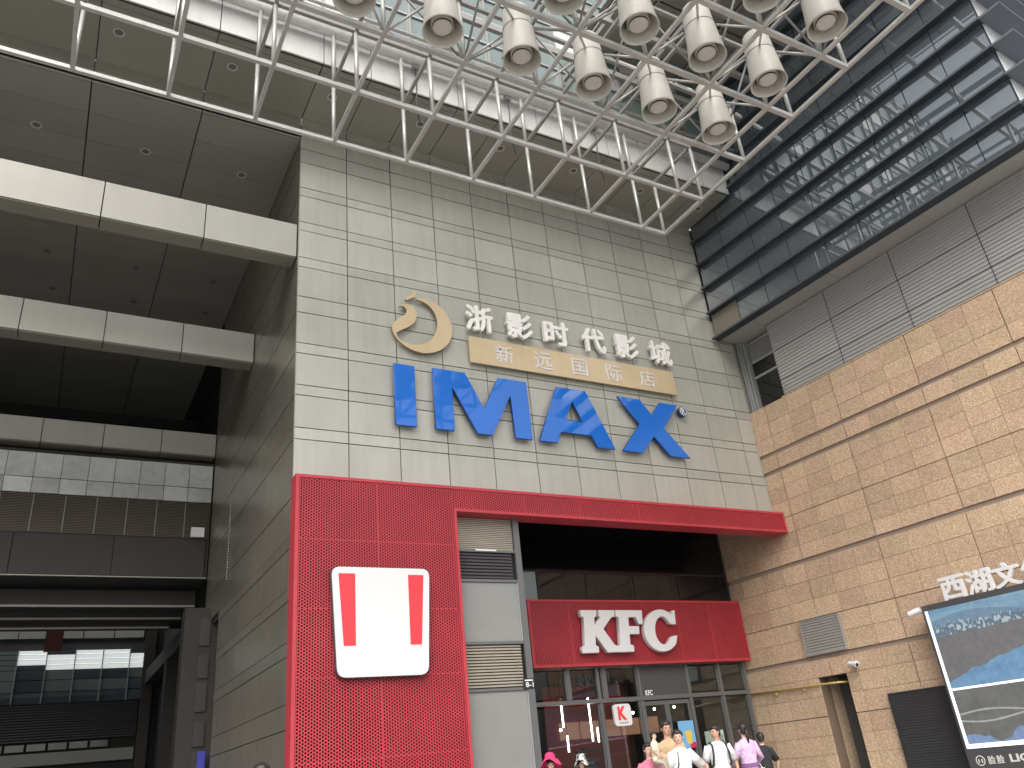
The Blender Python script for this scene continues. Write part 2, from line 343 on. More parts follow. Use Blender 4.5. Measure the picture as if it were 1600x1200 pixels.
# ------------------------------------------------------------------ mesh helpers
class MB:
    def __init__(s): s.v, s.f = [], []
    def box(s, x0, x1, y0, y1, z0, z1):
        a = len(s.v)
        s.v += [(x0, y0, z0), (x1, y0, z0), (x1, y1, z0), (x0, y1, z0), (x0, y0, z1), (x1, y0, z1), (x1, y1, z1), (x0, y1, z1)]
        s.f += [tuple(a + i for i in q) for q in ((0, 3, 2, 1), (4, 5, 6, 7), (0, 1, 5, 4), (1, 2, 6, 5), (2, 3, 7, 6), (3, 0, 4, 7))]
        return s
    def tube(s, pts, rad, n=10, cap=True):
        pts = [Vector(p) for p in pts]
        if not isinstance(rad, (list, tuple)): rad = [rad] * len(pts)
        a = len(s.v)
        for i, p in enumerate(pts):
            d = (pts[min(i + 1, len(pts) - 1)] - pts[max(i - 1, 0)]).normalized()
            up = Vector((0, 0, 1)) if abs(d.z) < 0.95 else Vector((1, 0, 0))
            e1 = d.cross(up).normalized(); e2 = e1.cross(d).normalized()
            for k in range(n):
                t = 2 * math.pi * k / n
                s.v.append(tuple(p + rad[i] * (math.cos(t) * e1 + math.sin(t) * e2)))
        for i in range(len(pts) - 1):
            for k in range(n):
                k2 = (k + 1) % n
                s.f.append((a + i * n + k, a + i * n + k2, a + (i + 1) * n + k2, a + (i + 1) * n + k))
        if cap:
            s.f.append(tuple(a + k for k in range(n - 1, -1, -1)))
            s.f.append(tuple(a + (len(pts) - 1) * n + k for k in range(n)))
        return s
    def rings(s, rs, n=18, cap=True):
        """rs: (cx, cy, cz, rx, ry) stacked ellipses"""
        a = len(s.v)
        for cx, cy, cz, rx, ry in rs:
            for k in range(n):
                t = 2 * math.pi * k / n
                s.v.append((cx + rx * math.cos(t), cy + ry * math.sin(t), cz))
        for i in range(len(rs) - 1):
            for k in range(n):
                k2 = (k + 1) % n
                s.f.append((a + i * n + k, a + i * n + k2, a + (i + 1) * n + k2, a + (i + 1) * n + k))
        if cap:
            s.f.append(tuple(a + k for k in range(n - 1, -1, -1)))
            s.f.append(tuple(a + (len(rs) - 1) * n + k for k in range(n)))
        return s
    def mesh(s, name, m, smooth=False):
        me = bpy.data.meshes.new(name)
        me.from_pydata(s.v, [], s.f)
        me.update()
        if m: me.materials.append(m)
        if smooth:
            for p in me.polygons: p.use_smooth = True
        return me
    def build(s, name, m, parent=None, mw=None, smooth=False):
        return link(name, s.mesh(name, m, smooth), parent, mw)

def link(name, me, parent=None, mw=None):
    o = bpy.data.objects.new(name, me)
    COL.objects.link(o)
    if parent is not None: o.parent = parent
    if mw is not None: o.matrix_local = mw
    return o

def tag(o, label, cat, group=None):
    o['label'] = label; o['category'] = cat
    if group: o['group'] = group
    return o

def empty(name, loc=(0, 0, 0), label=None, cat=None, group=None, mw=None, kind=None):
    o = bpy.data.objects.new(name, None)
    COL.objects.link(o)
    o.empty_display_size = 0.2
    if mw is not None: o.matrix_world = mw
    else: o.location = loc
    if label: tag(o, label, cat, group)
    if kind: o['kind'] = kind
    return o

def struct(name, mb, m):
    o = mb.build(name, m); o['kind'] = 'structure'; return o

_cache = {}
def piece(name, m, dx, dy, dz, loc, parent, rx=0.0):
    """an alike cuboid piece: mesh data shared by size and material; origin at the piece's centre"""
    k = (name, m.name, round(dx, 3), round(dy, 3), round(dz, 3))
    if k not in _cache:
        _cache[k] = MB().box(-dx / 2, dx / 2, -dy / 2, dy / 2, -dz / 2, dz / 2).mesh(name, m)
    o = bpy.data.objects.new(name, _cache[k])
    COL.objects.link(o)
    o.parent = parent
    o.location = loc
    if rx: o.rotation_euler.x = rx
    return o

def pbox(name, m, x0, x1, y0, y1, z0, z1, parent):
    return piece(name, m, x1 - x0, y1 - y0, z1 - z0, ((x0 + x1) / 2, (y0 + y1) / 2, (z0 + z1) / 2), parent)

def curve_mesh(splines, depth, bevel=0.0, res=1):
    """filled outline(s) with holes, extruded; outline in X/Y, front at +Z"""
    c = bpy.data.curves.new('outline', 'CURVE'); c.dimensions = '2D'; c.fill_mode = 'BOTH'
    for pts in splines:
        s = c.splines.new('POLY'); s.points.add(len(pts) - 1); s.use_cyclic_u = True
        for i, p in enumerate(pts): s.points[i].co = (p[0], p[1], 0, 1)
    c.extrude = depth / 2; c.bevel_depth = bevel; c.bevel_resolution = res
    o = bpy.data.objects.new('outline', c); COL.objects.link(o)
    dg = bpy.context.evaluated_depsgraph_get()
    me = bpy.data.meshes.new_from_object(o.evaluated_get(dg))
    bpy.data.objects.remove(o); bpy.data.curves.remove(c)
    return me

def text_mesh(body, depth, bold=0.0, bevel=0.0):
    """glyphs normalised: centred, unit em; front at +Z"""
    c = bpy.data.curves.new('glyph', 'FONT'); c.body = body; c.size = 1.0
    c.extrude = depth / 2; c.offset = bold; c.bevel_depth = bevel; c.resolution_u = 4
    c.align_x = 'LEFT'
    o = bpy.data.objects.new('glyph', c); COL.objects.link(o)
    dg = bpy.context.evaluated_depsgraph_get()
    me = bpy.data.meshes.new_from_object(o.evaluated_get(dg))
    bpy.data.objects.remove(o); bpy.data.curves.remove(c)
    xs = [v.co.x for v in me.vertices]; ys = [v.co.y for v in me.vertices]
    cx, cy = (min(xs) + max(xs)) / 2, (min(ys) + max(ys)) / 2
    for v in me.vertices: v.co.x -= cx; v.co.y -= cy
    return me, max(xs) - min(xs), max(ys) - min(ys)

def bold_mesh(ch, depth, b):
    me, w, hh = text_mesh(ch, depth, 0.0)
    vs = [tuple(v.co) for v in me.vertices]; fs = [tuple(p.vertices) for p in me.polygons]
    V, F = [], []
    sh_ = [(0, 0), (b, 0), (-b, 0), (0, b), (0, -b), (.7 * b, .7 * b), (-.7 * b, .7 * b), (.7 * b, -.7 * b), (-.7 * b, -.7 * b)]
    for i, (dx, dy) in enumerate(sh_):
        a = len(V)
        V += [(x + dx, y + dy, z * (1 - .006 * i)) for x, y, z in vs]
        F += [tuple(a + k for k in f) for f in fs]
    out = bpy.data.meshes.new('glyph'); out.from_pydata(V, [], F); out.update()
    bpy.data.meshes.remove(me)
    return out, w + 2 * b, hh + 2 * b

FRONT = Matrix.Rotation(R(90), 4, 'X')                       # outline plane -> faces -Y
SIDE = Matrix.Rotation(R(-90), 4, 'Z') @ FRONT               # outline plane -> faces -X, reads towards -Y

def place_mesh(name, me, m, loc, parent=None, base=FRONT, scale=(1, 1, 1), pre=None, edge=None):
    me = me.copy() if me.users else me
    T = Matrix.Translation(loc) @ base @ Matrix.Diagonal((*scale, 1))
    me.transform(T); me.materials.clear(); me.materials.append(m)
    if edge:
        me.materials.append(edge)
        nrm = (base.to_3x3() @ Vector((0, 0, 1)))
        for p in me.polygons:
            if p.normal.dot(nrm) < 0.9: p.material_index = 1
    o = link(name, me, parent)
    return o

# ================================================================== THE SETTING
RX = [0.0]
gnd = struct('ground', MB().box(-400, 400, -400, 400, -1.0, 0.0), M['ground'])
pod = struct('pavement', MB().box(-30, 14.2, -6.6, 26, -0.5, 0.146), M['concrete'])
pod['kind'] = 'structure'
for i in range(26):
    for j in range(7):
        x0, y0 = -12 + i * 1.0, -6.6 + j * 1.0
        pbox('paving_slab', M['floor'], x0 + .004, x0 + .996, y0 + .004, y0 + .996, 0.10, 0.152, pod)

# ------------------------------------------------------------------ main clad wall
rows = [17.21, 16.93, 16.20, 15.76, 14.96, 14.70, 13.91, 13.65, 12.87, 12.60, 11.78, 11.35, 10.55, 10.29, 9.50, 9.25, 8.48, 8.21, 7.20]
G = 0.011
wall = empty('clad_wall', (0, 0, 0), 'tall grey metal panel wall carrying the blue letters above the red shopfront', 'wall')
def zx(z): return 13.065 if z > 12.95 else 13.78
MB().box(0.06, 13.80, 0.06, 0.30, 7.0, 17.22).build('backing', M['joint'], wall)
for k in range(len(rows) - 1):
    zt_, zb = rows[k], rows[k + 1]
    xs = [1.2 * i for i in range(12)] + [zx(zb)]
    if zb > 12.9: xs = [1.2 * i for i in range(11)] + [13.06]
    xs = [x for x in xs if x <= zx(zb)]
    for i in range(len(xs) - 1):
        j = random.uniform(-.002, .002)
        o = pbox('panel', M['panel'], xs[i] + G, xs[i + 1] - G, -0.0 + j, 0.045 + j, zb + G, zt_ - G, wall)
        o.rotation_euler = (random.uniform(-.006, .006), random.uniform(-.0012, .0012), random.uniform(-.004, .004))

MB().box(-0.006, 0.0095, -0.003, 0.052, 7.2, 16.5).build('corner_trim', M['panel_dark'], wall)
MB().box(13.80, 15.0, 0.06, 0.30, 10.4, 13.1).build('return', M['panel_dark'], wall)
# lintel over the passage opening, same plane
lin = empty('portal_lintel', (-5, 0, 16.5), 'dark grey panelled lintel band above the passage opening', 'lintel')
MB().box(-10.2, 5.0, 0.05, 0.20, 0.06, 0.70).build('backing', M['joint'], lin)
for i in range(6):
    x1 = 5.0 - 0.012 - i * 2.4
    for za, zb in ((0.01, 0.43), (0.43, 0.71)):
        pbox('panel', M['panel_dark'], x1 - 2.4 + .02, x1, 0.0, 0.045, za + G / 2, zb - G / 2, lin)

# ------------------------------------------------------------------ outer soffit with downlights, white fascia
ring_me = None
def downlight(parent, x, y, z, m_ring, r=0.125, lit=None):
    mb = MB()
    n = 18
    a = 0
    for rr, zz in ((r, -0.004), (r * 1.02, -0.02), (r * 0.74, -0.02), (r * 0.70, 0.02)):
        for k in range(n):
            t = 2 * math.pi * k / n; mb.v.append((x + rr * math.cos(t), y + rr * math.sin(t), z + zz))
    for i in range(3):
        for k in range(n):
            k2 = (k + 1) % n
            mb.f.append((i * n + k, i * n + k2, (i + 1) * n + k2, (i + 1) * n + k))
    o = mb.build('downlight', m_ring, parent)
    l2 = MB().rings([(x, y, z - 0.006, r * .71, r * .71), (x, y, z - 0.001, r * .71, r * .71)], 18)
    l2.build('lens', lit or M['lens_dark'], o)
    return o
M['lens_dark'] = mat('unlit_downlight', (0.16, 0.155, 0.14), 0.3)
M['ring'] = mat('downlight_ring', (0.60, 0.60, 0.56), 0.35, 0.2)
M['ring2'] = mat('downlight_ring_dim', (0.30, 0.30, 0.28), 0.4, 0.2)
sof = empty('soffit', (6, -0.9, 17.2), 'dark grey panelled soffit with round downlights above the metal wall', 'soffit')
SOF = Matrix.Translation((-6, 0.9, 0))
MB().box(-17, 7.06, -0.97, 0.96, 0.06, 0.2).build('backing', M['joint'], sof)
sx = [13.06 - 6] + [12 - 6 - 1.2 * i for i in range(11)] + [-6 - 2.4 * i for i in range(1, 5)]
for i in range(len(sx) - 1):
    for ya, yb in ((-1.88, -1.70), (-1.70, -1.46), (-1.46, 0.0)):
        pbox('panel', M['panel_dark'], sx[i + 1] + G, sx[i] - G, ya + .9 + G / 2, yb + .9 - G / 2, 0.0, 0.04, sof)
for x in (-6.84, -4.40, -1.94, 0.5, 2.91, 5.33, 7.78, 10.24, 12.6):
    downlight(sof, x - 6, -0.12, 0.0, M['ring'])
fas = empty('fascia_beam', (6, -1.98, 17.2), 'white panelled fascia beam running behind the steel space frame', 'fascia')
MB().box(-17, 7.05, 0.06, 0.12, 0.02, 1.04).build('backing', M['joint'], fas)
for i in range(len(sx) - 1):
    pbox('panel', M['fascia'], sx[i + 1] + G, sx[i] - G, 0.0, 0.045, 0.0, 1.05, fas)
MB().box(-17, 7.05, -0.12, 0.10, 1.06, 1.12).build('ledge', M['truss_grey'], fas)

# pale curtain wall above the fascia
cw = empty('curtain_wall', (0, -1.75, 18.35), 'pale green glazed upper wall with thin mullions above the white fascia', 'glass wall')
CX = [-9.6 + 1.2 * i for i in range(20)]
CZ = [0.02 + 0.95 * i for i in range(13)]
for i in range(len(CX) - 1):
    for k in range(len(CZ) - 1):
        m = M['glass_pale'] if random.random() < 0.82 else M['far_white']  # scattered white panes paint the sky's reflection into the glass
        pbox('pane', m, CX[i] + .02, CX[i + 1] - .02, 0.0, 0.03, CZ[k] + .02, CZ[k + 1] - .02, cw)
for x in CX: pbox('mullion', M['truss_grey'], x - .03, x + .03, -0.09, 0.06, 0, 12, cw)
for z in CZ: pbox('transom', M['frame_lt'], -9.6, 13.1, -0.05, 0.05, z - .028, z + .028, cw)
MB().box(-9.6, 13.1, 0.5, 0.6, 0, 12).build('backing', M['int_wall'], cw)

# ------------------------------------------------------------------ passage: side wall, ceiling, cross beams
side_rows = [16.5] + rows[2:-1] + [7.36, 6.92, 6.13, 5.87, 5.08, 4.83, 4.06, 3.79, 2.94, 2.50, 1.71, 1.45, 0.66, 0.152]
sw = empty('passage_wall', (0, 3.75, 0), 'dark brushed metal side wall of the tall passage', 'wall')
MB().box(0.05, 0.3, -3.70, 3.75, 0.15, 16.5).build('backing', M['joint'], sw)
for k in range(len(side_rows) - 1):
    for j in range(3):
        ya, yb = -3.75 + .05 + 2.48 * j, -3.75 + .05 + 2.48 * (j + 1)
        e = 0.006 if side_rows[k] - side_rows[k + 1] < 0.5 else 0.0
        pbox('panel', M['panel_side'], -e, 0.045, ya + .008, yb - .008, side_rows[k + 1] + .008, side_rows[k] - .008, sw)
MB().box(0.05, 0.3, 3.75, 5.98, 6.0, 16.5).build('backing', M['joint'], sw)
for k in range(len(side_rows) - 1):
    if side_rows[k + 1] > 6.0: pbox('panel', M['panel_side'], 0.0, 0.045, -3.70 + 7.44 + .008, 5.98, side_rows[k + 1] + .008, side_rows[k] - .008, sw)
ce = empty('passage_ceiling', (-5, 9, 16.5), 'dark panelled ceiling with small downlights high over the passage', 'ceiling')
MB().box(-10.2, 5.75, -9.0, 9.9, 0.06, 0.3).build('backing', M['joint'], ce)
for i in range(6):
    for j in range(19):
        x1 = 5.0 - i * 2.4; y0 = -8.95 + j * 0.98
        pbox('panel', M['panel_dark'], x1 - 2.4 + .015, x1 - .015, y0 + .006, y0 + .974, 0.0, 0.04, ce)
for y, rows_x in ((1.9, (-5.87, -3.45, -1.08)), (7.3, (-5.5, -3.1, -0.82)), (9.35, (-5.3, -2.95, -0.72)), (14.9, (-4.72, -2.5, -0.4)), (16.9, (-4.6, -2.35, -0.3))):
    for x in rows_x: downlight(ce, x + 5, y - 9, 0.0, M['ring'] if y < 3 else M['ring2'])
def beam(y, z0, z1, depth, pw, label, n=9):
    b = empty('cross_beam', (-5, y, z0), label, 'beam', 'pale cross beams in the passage')
    MB().box(-10.2, 4.99, 0.06, depth - .01, 0.05, z1 - z0 - .02).build('core', M['joint'], b)
    for i in range(n):
        x1 = 4.985 - i * pw; x0 = x1 - pw
        if x0 < -10.2: x0 = -10.2
        if x1 - x0 < .1: continue
        pbox('front_panel', M['beam'], x0 + .012, x1 - .012, 0.0, 0.05, 0.02, z1 - z0, b)
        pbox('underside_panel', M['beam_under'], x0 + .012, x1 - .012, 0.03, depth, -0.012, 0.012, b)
    return b
beam(0.09, 12.90, 13.85, 0.46, 2.10, 'nearest and highest pale cross beam, level with the metal wall edge')
beam(4.48, 12.26, 13.16, 0.50, 1.87, 'middle pale cross beam across the dark passage')
beam(9.72, 11.46, 12.22, 0.50, 1.64, 'farthest pale cross beam, just above the row of shiny tiles', 10)

# rear of the passage: a bridge with shiny tiles, ribbed screen, grey band
br = empty('passage_bridge', (-5, 9.9, 7.6), 'bridge at the back of the passage with shiny square tiles and brown ribbed screen', 'bridge')
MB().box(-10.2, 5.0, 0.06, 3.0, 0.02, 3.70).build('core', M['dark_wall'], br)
for i in range(15):
    x1 = 4.98 - i * 0.708
    for za, zb in ((2.36, 2.83), (2.83, 3.60)):
        o = pbox('tile', M['glass_block'], x1 - .70, x1 - .008, 0.0, 0.05, za + .01, zb - .01, br)
        o.rotation_euler.x = R(random.uniform(-2, 2)); o.rotation_euler.z = R(random.uniform(-1.5, 1.5))
for i in range(24):
    z = 1.22 + i * 0.047
    pbox('slat', M['slat_bronze'], -5.2, 4.98, 0.012, 0.05, z, z + .028, br)
for i in range(7): pbox('rib_post', M['beam_under'], 4.22 - .82 * i, 4.25 - .82 * i, -0.02, 0.008, 1.22, 2.33, br)
for i in range(4): pbox('grey_panel', M['dark_wall'], 4.9 - 2.55 * (i + 1) + .01, 4.9 - 2.55 * i - .01, -0.03, 0.055, 0.02, 1.18, br)
pbox('edge_strip', M['panel_dark'], -5.2, 4.98, -0.05, 0.02, -0.03, 0.0, br)
for i, (y, z) in enumerate(((1.25, -0.62), (2.2, -0.80), (2.9, -0.95))):
    pbox('lower_beam', M['dark_wall'], -5.2, 4.9 - .25 * i, y, y + 0.3, z, z + 0.5, br)
    pbox('lower_edge', M['panel_dark'], -5.2, 4.9 - .25 * i, y - .03, y - .002, z, z + 0.06, br)
bx_ = tag(MB().box(-.19, .19, -.06, .06, -.15, .15).build('notice_board', M['white_mark']), 'small white notice board fixed at the bridge corner', 'notice')
bx_.location = (-0.38, 9.75, 8.95)

# dark rear pier and wall of the passage, blue way sign
pr = empty('rear_pier', (-0.4, 8.6, 0.15), 'dark stacked panel pier at the end of the passage wall', 'pier')
MB().box(-0.30, 0.9, 0.05, 0.6, 0, 6.3).build('core', M['dark_wall2'], pr)
for i in range(7):
    pbox('panel', M['panel_mid'], 0.12, 0.40, 0.0, 0.045, 0.1 + i * .86, 0.1 + i * .86 + (.62 if i % 2 else .74), pr)
fw = empty('rear_side_wall', (0.6, 16, 0.15), 'dark side wall far inside the passage', 'wall')
MB().box(0, 0.3, -8.6, 9.5, 0, 16.6).build('face', M['dark_wall2'], fw)
MB().box(-0.62, 0.0, -4.0, 8.8, 6.2, 6.75).build('edge_beam', M['dark_wall'], fw)
MB().box(-0.6, -0.1, 1.4, 2.0, 0, 6.2).build('column', M['dark_wall'], fw)
ws = empty('way_sign', (-0.08, 8.35, 0.15), 'narrow blue upright way sign at the end of the passage wall', 'sign')
MB().box(-.10, .10, -.03, .03, 0, 2.55).build('board', M['signblue'], ws)
MB().box(-.06, .06, -.034, -.031, 1.75, 1.95).build('pictogram', M['white_mark'], ws)
MB().box(-.06, .06, -.034, -.031, 1.45, 1.60).build('arrow_plate', M['white_mark'], ws)

ew = empty('passage_end_wall', (-5, 18.6, 7.75), 'dark end wall high above the bridge inside the passage', 'wall')
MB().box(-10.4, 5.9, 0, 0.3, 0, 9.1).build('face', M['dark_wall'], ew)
lw_ = empty('passage_left_wall', (-15.2, 9.0, 0.15), 'dark opposite side wall of the passage', 'wall')
MB().box(-0.3, 0, -8.9, 9.8, 0, 16.5).build('face', M['far_grey'], lw_)
# far facade seen through the passage
fb = empty('far_building', (-5, 24, 0.15), 'far glazed facade seen through the end of the passage', 'building')
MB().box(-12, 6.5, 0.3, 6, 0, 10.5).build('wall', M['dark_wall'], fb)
for i in range(9): pbox('upper_panel', M['far_grey'], -6.0 + 1.2 * i + .02, -6.0 + 1.2 * i + 1.18, 0, .3, 8.18, 9.1, fb)
MB().box(-7, 4.85, 0.1, 0.3, 7.72, 8.15).build('dark_band', M['char'], fb)
MB().box(4.86, 5.3, -.1, 0.3, 0.0, 9.2).build('corner_column', M['panel_mid'], fb)
zrows = [7.70, 7.53, 7.33, 7.12, 6.92, 6.52, 6.06, 5.6]
fx = [-6.2 + 1.05 * i for i in range(12)]
for k in range(7):
    for i in range(11):
        x0 = fx[i]
        if x0 > 4.8: continue
        lit = k < 4 and x0 > -.6 and random.random() < .8
        m = M['far_skyglow'] if lit else (M['glass_pale'] if k < 6 and (x0 < -.6 or random.random() < .35) else M['glass_dark'])  # glowing panes imitate reflected daylight, no lamps behind them
        pbox('pane', m, x0 + .02, min(x0 + 1.03, 4.85), 0.0, 0.1, zrows[k + 1] + .015, zrows[k] - .015, fb)
for x in fx:
    if x < 4.9: pbox('mullion', M['far_grey'], x - .02, x + .02, -.06, .05, 5.6, 7.72, fb)
for i in range(14): pbox('louvre', M['char'], -7, 4.8, -0.02, .12, 4.2 + i * .10, 4.25 + i * .10, fb)
for i in range(6): pbox('low_window', M['glass_frost'], -.6 + i * .75, -.6 + i * .75 + .65, -.01, .1, 3.85, 4.1, fb)
pbox('sill', M['far_grey'], -7, 4.8, -.1, .2, 3.3, 3.75, fb)
rb = tag(MB().box(-.32, .32, -.08, .08, -1.0, 1.0).build('hanging_banner', M['brownred']), 'dark brown red hanging board before the far facade', 'banner')
rb.location = (-3.7, 22.5, 8.55)

# ------------------------------------------------------------------ right building (slightly splayed): local frame, x' = 0 is the granite face
RB = Matrix.Translation((13.7857, 0, 0)) @ Matrix.Rotation(R(3.5807), 4, 'Z')
gw = empty('granite_wall', label='speckled pink beige granite wall on the right', cat='wall', mw=RB)
grow = [10.50, 9.97, 9.54, 9.10, None, 8.99, 8.57, None, 8.46, 8.03, 7.60, 7.15, 6.70, 6.29, 5.91, None, 5.80, 5.32, 4.83, 4.35, 3.88, 3.41, None, 3.31, 2.88, 2.42, 1.94, 1.49, 1.05, 0.60, 0.15]
heavy_rows = {7.15, 4.35, 1.94}
gy = [2.30, 1.74, 0.96, 0.19] + [-0.59 - 0.777 * i for i in range(0, 13)]
def gap_at(i): return 0.012 if (i >= 4 and (i - 4) % 3 == 0) else 0.005
MB().box(0.055, 0.40, -10.2, -1.0, 0.15, 10.48).box(0.055, 0.4, -0.14, 2.3, .15, 10.48).box(0.055, 0.4, -1.0, -0.14, 2.88, 10.48).build('backing', M['joint_brown'], gw)
zp = None
rest = MB()
VENT = (-1.32, -0.02, 3.41, 4.35)
for k in range(len(grow) - 1):
    a_, b_ = grow[k], grow[k + 1]
    if a_ is None or b_ is None: continue
    for i in range(len(gy) - 1):
        g0, g1 = gap_at(i), gap_at(i + 1)
        zt2, zb2 = a_ - (0.010 if a_ in heavy_rows else .004), b_ + (0.010 if b_ in heavy_rows else .004)
        y1, y0 = gy[i] - g0, gy[i + 1] + g1
        # openings: alcove
        segs = [(y0, y1)]
        if zb2 < 2.85:
            ns = []
            for s0, s1 in segs:
                if s1 <= -1.02 or s0 >= -0.12: ns.append((s0, s1))
                else:
                    if s0 < -1.02: ns.append((s0, -1.02))
                    if s1 > -0.12: ns.append((-0.12, s1))
            segs = ns
        for s0, s1 in segs:
            if s1 - s0 < .03: continue
            j = random.uniform(-.004, .004)
            if y1 < -8.4:
                rest.box(j, 0.05, s0, s1, zb2, zt2)
            else:
                pbox('granite_tile', M['granite'], j, 0.05, s0, s1, zb2, zt2, gw)
o = rest.build('outer_tiles', M['granite'], gw); o['kind'] = 'stuff'
for za, zb in ((8.99, 9.10), (8.46, 8.57), (5.80, 5.91), (3.31, 3.41)):
    MB().box(0.045, 0.054, -9.9, 2.3, za, zb).build('groove', M['groove'], gw)
MB().box(-0.012, 0.40, -9.9, -1.28, 10.505, 10.53).build('coping', M['granite'], gw)
# alcove with a dark reveal
al = empty('alcove', label='dark doorway recess cut into the granite wall', cat='doorway', mw=RB)
MB().box(0.9, 1.0, -1.9, 0.6, 0.15, 3.2).build('back', M['dark_wall'], al)
MB().box(0.41, 0.9, -1.06, -1.02, 0.15, 2.88).build('reveal', M['char'], al)
MB().box(0.06, 0.9, -0.12, -0.06, 0.15, 2.88).build('reveal', M['granite'], al)
MB().box(0.06, 0.41, -1.06, -1.021, 0.15, 2.88).build('jamb', M['char'], al)
MB().box(0.41, 0.9, -1.02, -0.12, 2.88, 2.93).build('head', M['char'], al)
MB().box(0.80, 0.86, -1.0, -0.14, 0.15, 2.86).build('door', M['char'], al)

def louvre_unit(name, label, cat, mw, y0, y1, z0, z1, n, m_slat, m_frame, proud=0.02, tilt=35):
    e = empty(name, label=label, cat=cat, mw=mw)
    MB().box(0.0, 0.012, y0, y1, z0, z1).build('back', M['black'], e)
    fr = MB().box(-proud - .03, 0.0, y0, y0 + .035, z0, z1).box(-proud - .03, 0.0, y1 - .035, y1, z0, z1).box(-proud - .03, 0.0, y0 + .035, y1 - .035, z0, z0 + .035).box(-proud - .03, 0.0, y0 + .035, y1 - .035, z1 - .035, z1)
    fr.build('frame', m_frame, e)
    h = (z1 - z0 - .07) / n
    for i in range(n):
        s = piece('slat', m_slat, 0.012, y1 - y0 - .08, h * 0.95, (-0.030, (y0 + y1) / 2, z0 + .035 + h * (i + .5)), e)
        s.rotation_euler.y = R(tilt)
    return e
louvre_unit('wall_vent', 'grey slatted vent grille set in the granite wall above the doorway', 'vent', RB @ Matrix.Translation((-0.012, 0, 0)), -1.26, 0.02, 3.43, 4.33, 12, M['slat_vent'], M['frame_lt'], tilt=22)
louvre_unit('plant_screen', 'black slatted equipment screen on the granite wall beside the video screen', 'screen', RB @ Matrix.Translation((-0.05, 0, 0)), -3.9, -2.06, 0.16, 2.26, 34, M['slat_screen'], M['slat_screen'], tilt=12)

# soffit, corrugated wall, glazed box above the granite
ub = empty('glass_box_building', label='dark blue glass box with horizontal fins projecting over the granite wall', cat='building', mw=RB)
XG_ = -0.715
FZ = [12.93 + 0.90 * k for k in range(14)]
MB().box(XG_ + 4.0, XG_ + 4.2, -9.8, 0.0, 13.1, 24.6).build('core', M['int_wall'], ub)
for k in range(13):
    for i in range(9):
        y1 = -1.1 * i
        if k == 0 and i == 0: continue
        pbox('pane', M['glass_dark'], XG_, XG_ + .03, y1 - 1.1 + .014, y1 - .014, FZ[k] + .04, FZ[k + 1] - .02, ub)
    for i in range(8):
        pbox('end_pane', M['end_sky_white'], XG_ + .03 + 1.1 * i + .01, XG_ + .03 + 1.1 * (i + 1) - .01, -9.93, -9.90, FZ[k] + .04, FZ[k + 1] - .02, ub)
for k in range(14):
    pbox('fin', M['fin'], XG_ - 0.20, XG_ + .10, -9.95, -0.02, FZ[k] - .035, FZ[k] + .02, ub)
    pbox('fin_edge', M['finlt'], XG_ - 0.212, XG_ - 0.202, -9.95, -0.02, FZ[k] - .035, FZ[k] + .025, ub)
    pbox('end_fin', M['end_fin'], XG_ - 0.20, 9.0, -10.46, -9.955, FZ[k] - .035, FZ[k] + .02, ub)
    pbox('end_fin_edge', M['finlt'], XG_ - 0.20, 9.0, -10.472, -10.462, FZ[k] - .035, FZ[k] + .025, ub)
for i in range(10): pbox('mullion', M['fin'], XG_ + .032, XG_ + .10, -1.1 * i - .02 if i else -.05, -1.1 * i + .02 if i else 0.0, 12.95, 24.6, ub)
for y in (-1.5, -4.75, -8.25):
    MB().tube([(XG_ + .55, y, 13.0), (XG_ + .55, y, 24.5)], 0.11, 12).build('inner_column', M['truss'], ub, smooth=True)
for k in range(0, 14, 5): MB().box(XG_ + .25, XG_ + 4.0, -9.8, -0.05, FZ[k] + .03, FZ[k] + .32).build('floor_slab', M['concrete'], ub)
for y in (-3.1, -6.5):
    MB().tube([(XG_ + .6, y - 1.5, 13.4), (XG_ + .6, y + 1.5, 17.6)], 0.05, 8).build('inner_brace', M['truss_grey'], ub, smooth=True)
# grille in the lowest bay next to the wall
for i in range(17): pbox('grille_slat', M['slat_beige'], XG_ - .01, XG_ + .03, -1.08, -0.03, FZ[0] + .05 + i * .048, FZ[0] + .078 + i * .048, ub)
MB().box(XG_ + .032, XG_ + .05, -1.1, 0, FZ[0] + .03, FZ[1] - .02).build('grille_back', M['black'], ub)
for y1, y0 in ((-0.02, -1.27), (-1.27, -4.09), (-4.09, -6.94), (-6.94, -9.95)):
    x1 = 0.12 if y1 < -1 else 0.42
    pbox('soffit_panel', M['soffit_r'], XG_ - .05, x1, y0 + .01, y1 - .01, 12.955, 12.99, ub)
MB().box(XG_ + .0, 2.0, -9.9, 0.0, 13.0, 13.05).build('soffit_backing', M['joint'], ub)
lw = empty('corrugated_wall', label='grey horizontally corrugated metal wall between granite and glass box', cat='wall', mw=RB)
ly = [-1.28, -3.40, -5.53, -7.72, -9.85]
lz = [10.52, 11.08, 12.03, 12.95]
MB().box(0.20, 0.4, -9.85, -1.28, 10.5, 12.95).build('backing', M['joint'], lw)
def corr(w, h, pitch=0.095):
    mb = MB()
    n = int(h / pitch); p = h / n
    prof = []
    for i in range(n):
        z = i * p
        prof += [(0.0, z), (0.0, z + p * .5), (0.024, z + p * .60), (0.024, z + p * .90)]
    prof.append((0.0, h))
    for y in (0, -w):
        for x, z in prof: mb.v.append((x, y, z))
    N = len(prof)
    for i in range(N - 1): mb.f.append((i, i + 1, N + i + 1, N + i))
    mb.v += [(0.06, 0, 0), (0.06, 0, h), (0.06, -w, 0), (0.06, -w, h)]
    return mb
for i in range(4):
    for k in range(3):
        w, h = ly[i] - ly[i + 1] - .024, lz[k + 1] - lz[k] - .02
        o = corr(w, h).build('corrugated_sheet', M['louver'], lw)
        o.location = (0.12, ly[i] - .012, lz[k] + .01)
